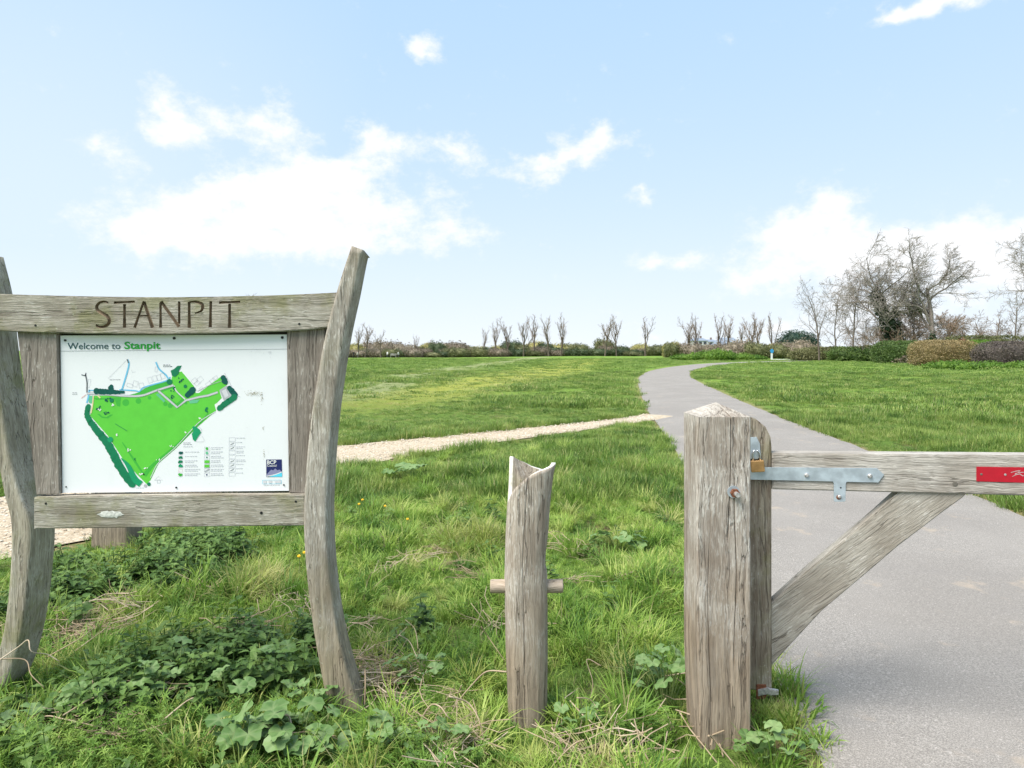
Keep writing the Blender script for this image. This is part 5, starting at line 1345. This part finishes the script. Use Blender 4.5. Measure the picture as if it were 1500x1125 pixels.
row(500, 1000, 168, 174, 1.2, 2.6, ['dark', 'olive', 'dark', 'brown'], 3, 14, w1)
w2 = 'behind the bend of the tarmac path'
row(985, 1185, 128, 134, 2.2, 3.0, ['brown', 'brown', 'olive', 'yellow'], 4, 13, w2)
row(1060, 1190, 112, 120, 2.2, 3.2, ['brown', 'olive', 'brown'], 5, 13, w2)
def nth(i):
    b_ = ['first', 'second', 'third', 'fourth', 'fifth', 'sixth', 'seventh', 'eighth', 'ninth', 'tenth', 'eleventh', 'twelfth', 'thirteenth', 'fourteenth', 'fifteenth', 'sixteenth', 'seventeenth', 'eighteenth', 'nineteenth', 'twentieth']
    return b_[i] if i < 20 else ('twenty-' + b_[i - 20] if i < 29 else ('thirtieth' if i == 29 else 'thirty-' + b_[i - 30]))
for key in sorted({(q[1], q[2]) for q in BUSHES}):
    for i, q in enumerate(sorted((q for q in BUSHES if (q[1], q[2]) == key), key=lambda q: q[0])): q[3]['label'] = '%s %s scrub bush from the left %s' % (nth(i), key[0], key[1])
place_bush('willow_bush', SB['yellow'], 990, 134, 'yellow budding willow bush left of the distant upright trees', 'bush', None, (.5, 1, 1.1))
place_bush('willow_bush', SB['yellow'], 978, 136, 'smaller yellow budding bush beside the yellow willow', 'bush', None, (.4, 1, 1.0))
pine = bush_meshes('pine', 5200, .20, [(0, 0, 2.9, 4.3, 3, 3.2), (-2.6, 0, 2.1, 2.4, 2.4, 2.2), (2.8, 0, 2.4, 2.6, 2.4, 2.7)], 320, 2, .22)
o_ = place_tree('evergreen_tree', (mesh('trunk', *tube_vf([(0, 0, -.3), (.1, 0, 1.5), (0, 0, 3.5)], [.3, .26, .15], 8), M['bark_d']), pine[0]), 1166, 150, 'dark rounded evergreen standing behind the slim bare trees')
obj('inner_branches', pine[1], o_)
BR = bush_meshes('bright', 1800, .11, [(0, 0, .5, 1.5, 1, .75), (.9, 0, .4, .9, .8, .6), (-.9, .1, .45, .9, .8, .6)], 330, 2, .4)
for i, (px, d, s_) in enumerate(((1000, 98, .75), (1017, 96, .9), (1035, 97, 1.15), (1052, 95, 1.35), (1068, 97, 1.1), (1088, 99, .85), (1108, 101, .7))):
    place_bush('leafy_clump', BR, px, d, 'fresh green leafy clump, %s from the left along the path bend' % ordn[i], 'bush', 'fresh green clumps by the path bend', (1.0, 1, s_), i * 1.1)
# right-hand hedges
def hedge(px0, px1, top, base_py, kind, label, seed, n, size=.075, e=4.0, depth=2.2, lump=.08, name='hedge', lf=2.3):
    d = CAM_H * FPX / (base_py - HOR); x0, x1 = (px0 - 750) * d / FPX, (px1 - 750) * d / FPX; h = Hof(top, d); hw = (x1 - x0) / 2
    ells = [(0, depth / 2, h * .48, hw, depth / 2, h * .52)]
    ms = bush_meshes(kind, n, size, ells, seed, e, lump, True, (.84, 1.03), lf)
    return place_bush(name, ms, (px0 + px1) / 2, d, label, 'hedge')
hedge(1168, 1272, 509, 528.5, 'olive', 'long low bramble hedge below the bare trees', 401, 9000, .12, 3, 3, .35)
hedge(1225, 1322, 507, 530, 'green', 'rough green bramble hedge right of the waymarker', 402, 9000, .11, 3, 3, .35)
hedge(1290, 1368, 499, 533, 'green', 'trimmed green hedge left of the tan hedge', 403, 9000, .09, 4, 2.6, .16)
hedge(1348, 1442, 497.5, 538.5, 'tan', 'neatly clipped tan beech hedge with rounded top', 404, 15000, .06, 4.5, 2.4, .05)
hedge(1424, 1466, 498.5, 536, 'bright', 'bright green hedge between the tan and purple hedges', 405, 6000, .07, 4, 2.2, .1)
hedge(1447, 1540, 499, 541, 'plum', 'dark purple clipped hedge at the right edge', 406, 12000, .06, 3.5, 2.6, .07)
hedge(1408, 1424, 495.8, 535.5, 'red', 'small patch of red shoots topping the tan hedge', 407, 700, .06, 2.5, 1.2, .2, 'red_shrub')
hedge(1380, 1530, 490, 530, 'olive', 'tall olive hedge behind the clipped hedges on the right', 408, 9000, .12, 3, 3, .25)
for i, px in enumerate((1378, 1402, 1425, 1450, 1474, 1497)):
    place_bush('leafy_clump', BR, px, 51.5 + 2 * math.sin(i * 2), 'low leafy clump, %s from the left at the foot of the clipped hedges' % ordn[i], 'bush', 'leafy clumps under the clipped hedges', (.75, .6, .55), i * 1.7)
for i, (px, d) in enumerate(((1330, 72), (1350, 70), (1300, 76))):
    place_bush('dry_grass_clump', bush_meshes('brown', 700, .10, [(0, 0, .35, 1.5, .6, .6)], 420 + i, 2, .4, False), px, d, 'pale dry grass clump, %s from the right under the green hedge' % ordn[(1, 0, 2)[i]], 'grass clump', 'dry clumps under the hedge')

# ---------------------------------------------------------------- distant houses
M['render'] = plain('white_render', (.5, .5, .5), .8); M['slate'] = plain('slate_roof', (.20, .24, .30), .7); M['glass'] = plain('dark_window', (.05, .06, .08), .2); M['brick'] = plain('brick_chimney', (.22, .17, .15), .9)
def house(px, d, wid, dep, hw_, hr, label):
    x_ = (px - 750) * d / FPX; root = thing('house', (x_, d, .9), label, 'house')
    V_, F_ = box_vf(-wid / 2, wid / 2, 0, dep, -.5, hw_); obj('wall', mesh('wall', V_, F_, M['render']), root)
    a = wid / 2 + .3; V_ = [(-a, -.3, hw_), (a, -.3, hw_), (a, dep + .3, hw_), (-a, dep + .3, hw_), (-a * .55, dep / 2, hw_ + hr), (a * .55, dep / 2, hw_ + hr)]
    rf = obj('roof', mesh('roof', V_, [(0, 1, 5, 4), (2, 3, 4, 5), (1, 2, 5), (3, 0, 4), (3, 2, 1, 0)], M['slate']), root)
    V_, F_ = box_vf(a * .2, a * .2 + .7, dep / 2 - .3, dep / 2 + .4, hw_ + hr * .5, hw_ + hr + .9); obj('chimney', mesh('chimney', V_, F_, M['brick']), rf)
    for q in (-.3, .0, .3):
        V_, F_ = box_vf(wid * q - .6, wid * q + .6, -.06, .05, hw_ - 1.6, hw_ - .4); obj('window', mesh('window', V_, F_, M['glass']), root)
nu = 24; V_ = [(86 + 60 * q * math.cos(2 * math.pi * j / nu), 298 + 45 * q * math.sin(2 * math.pi * j / nu), 1.05 * (1 - q ** 4) - .5 * q) for q in (.25, .6, .8, .9, 1) for j in range(nu)] + [(86, 298, 1.05)]
F_ = [(i * nu + j, i * nu + (j + 1) % nu, (i + 1) * nu + (j + 1) % nu, (i + 1) * nu + j) for i in range(4) for j in range(nu)] + [(5 * nu, (j + 1) % nu, j) for j in range(nu)]
tag(obj('hill', mesh('hill', V_, F_, mg, smooth=True)), 'low green rise under the far-off houses', 'hill', kind='structure')
house(1026, 290, 6.5, 7, 4.6, 1.2, 'white far-off house left of the slate-roofed one')
house(1041, 300, 7, 7, 4.3, 1.0, 'low white far-off house in the middle of three')
house(1069, 280, 10, 9, 2.6, 3.2, 'far-off house with large blue-grey slate roof')

# waymarker and slab by the path
M['blue'] = plain('blue_sign', (.04, .30, .62), .5); M['wpaint'] = plain('white_paint', (.72, .74, .76), .6)
d = 104.0; x_ = (1130.5 - 750) * d / FPX; root = thing('waymarker', (x_, d, float(hgt(x_, d))), 'white waymarker post with blue head beside the far path', 'waymarker')
obj('post', bevel_me(mesh('post', *box_vf(-.14, .14, -.06, .06, -.2, 1.05), M['wpaint']), .02), root)
n_ = 18; V_ = [(.27 * math.cos(2 * math.pi * i / n_), yy, 1.28 + .32 * math.sin(2 * math.pi * i / n_)) for yy in (-.085, -.045) for i in range(n_)]
obj('sign_disc', mesh('sign_disc', V_, [tuple(range(n_)), tuple(range(2 * n_ - 1, n_ - 1, -1))] + [(i, n_ + i, n_ + (i + 1) % n_, (i + 1) % n_) for i in range(n_)], M['blue']), root)
d = 99.0; x_ = (1147 - 750) * d / FPX
obj_ = obj('concrete_slab', bevel_me(mesh('concrete_slab', *box_vf(-1.3, 1.3, -1.2, 1.2, -.2, .14), plain('pale_concrete', (.60, .60, .58), .9)), .02), None, (x_, d, 0)); tag(obj_, 'pale concrete slab beside the far path near the waymarker', 'slab')

# ---------------------------------------------------------------- people far across the field
def person(px, d, h, top, legs, hair, label, face=0.0, stride=.12):
    K = dict(pel=(0, 0, .52), chest=(0, -.01, .74), neck=(0, 0, .845), head0=(0, -.005, .88), head1=(0, -.01, .955),
             hl=(-.05, 0, .50), kl=(-.055, -stride * .5, .28), al=(-.055, -stride * .2, .04), tl=(-.055, -stride * .2 - .06, .018),
             hr=(.05, 0, .50), kr=(.055, stride * .2, .28), ar=(.055, stride, .045), tr=(.055, stride - .06, .02),
             sl=(-.10, 0, .80), el=(-.135, .03, .64), wl=(-.13, -.03, .50), fl=(-.125, -.05, .45), sr=(.10, 0, .80), er=(.135, -.01, .64), wr=(.13, -.06, .51), fr=(.125, -.08, .46))
    rad_ = dict(pel=.085, chest=.095, neck=.034, head0=.045, head1=.05, hl=.06, kl=.042, al=.027, tl=.022, hr=.06, kr=.042, ar=.027, tr=.022, sl=.045, el=.034, wl=.024, fl=.02, sr=.045, er=.034, wr=.024, fr=.02)
    E_ = [('pel', 'chest'), ('chest', 'neck'), ('neck', 'head0'), ('head0', 'head1'), ('pel', 'hl'), ('hl', 'kl'), ('kl', 'al'), ('al', 'tl'), ('pel', 'hr'), ('hr', 'kr'), ('kr', 'ar'), ('ar', 'tr'), ('chest', 'sl'), ('sl', 'el'), ('el', 'wl'), ('wl', 'fl'), ('chest', 'sr'), ('sr', 'er'), ('er', 'wr'), ('wr', 'fr')]
    ks_ = list(K); me_ = bpy.data.meshes.new('person'); me_.from_pydata([tuple(np.array(K[k_]) * h) for k_ in ks_], [(ks_.index(a), ks_.index(b_)) for a, b_ in E_], [])
    o_ = obj('person', me_); o_.modifiers.new('skin', 'SKIN'); sub = o_.modifiers.new('sub', 'SUBSURF'); sub.levels = 1; sub.render_levels = 1
    for i, k_ in enumerate(ks_):
        sv = me_.skin_vertices[0].data[i]; sv.radius = (rad_[k_] * h, rad_[k_] * h * .8); sv.use_root = (k_ == 'pel')
    dg_ = bpy.context.evaluated_depsgraph_get(); dg_.update(); nm_ = bpy.data.meshes.new_from_object(o_.evaluated_get(dg_)); o_.modifiers.clear(); o_.data = nm_
    nm_.materials.clear()
    for m_ in (plain('skin', (.45, .28, .2), .6), plain('top_cloth', top, .9), plain('leg_cloth', legs, .9), plain('hair', hair, .8)): nm_.materials.append(m_)
    for p in nm_.polygons:
        z = p.center.z / h; y_ = p.center.y / h; p.use_smooth = True
        p.material_index = 3 if (z > .955 or (z > .88 and y_ > .015)) else 0 if (z > .85 or (z < .50 and abs(p.center.x) / h > .1)) else 1 if z > .50 else 2
    x_ = (px - 750) * d / FPX; o_.location = (x_, d, float(hgt(x_, d))); o_.rotation_euler.z = face
    return tag(o_, label, 'person')
person(518, 160, 1.6, (.02, .02, .025), (.02, .02, .025), (.03, .02, .015), 'person in dark clothes walking by the right sign post, far off', .5)
person(523.5, 160, 1.5, (.45, .42, .38), (.05, .05, .06), (.10, .07, .04), 'person in a pale top walking beside the dark-clothed one', .4)
person(567.5, 166, 1.6, (.62, .62, .64), (.12, .12, .15), (.05, .04, .03), 'person in a white top, far off below the rounded tree', -.6)
person(583.5, 166, 1.55, (.60, .60, .58), (.06, .06, .08), (.08, .06, .04), 'person in a light top, rightmost of the far walkers', .9)
d = 166.0; x_ = (576 - 750) * d / FPX; root = thing('bench', (x_, d, float(hgt(x_, d))), 'small grey bench between the two far walkers in light tops', 'bench')
M['bench'] = plain('grey_bench_wood', (.34, .33, .31), .8)
obj('seat', mesh('seat', *box_vf(-.75, .75, -.2, .25, .40, .46), M['bench']), root); obj('backrest', mesh('backrest', *box_vf(-.75, .75, .26, .31, .55, .95), M['bench']), root)
for q in (-.62, .62): obj('leg', mesh('leg', *box_vf(q - .04, q + .04, -.15, .31, -.1, .40), M['bench']), root)
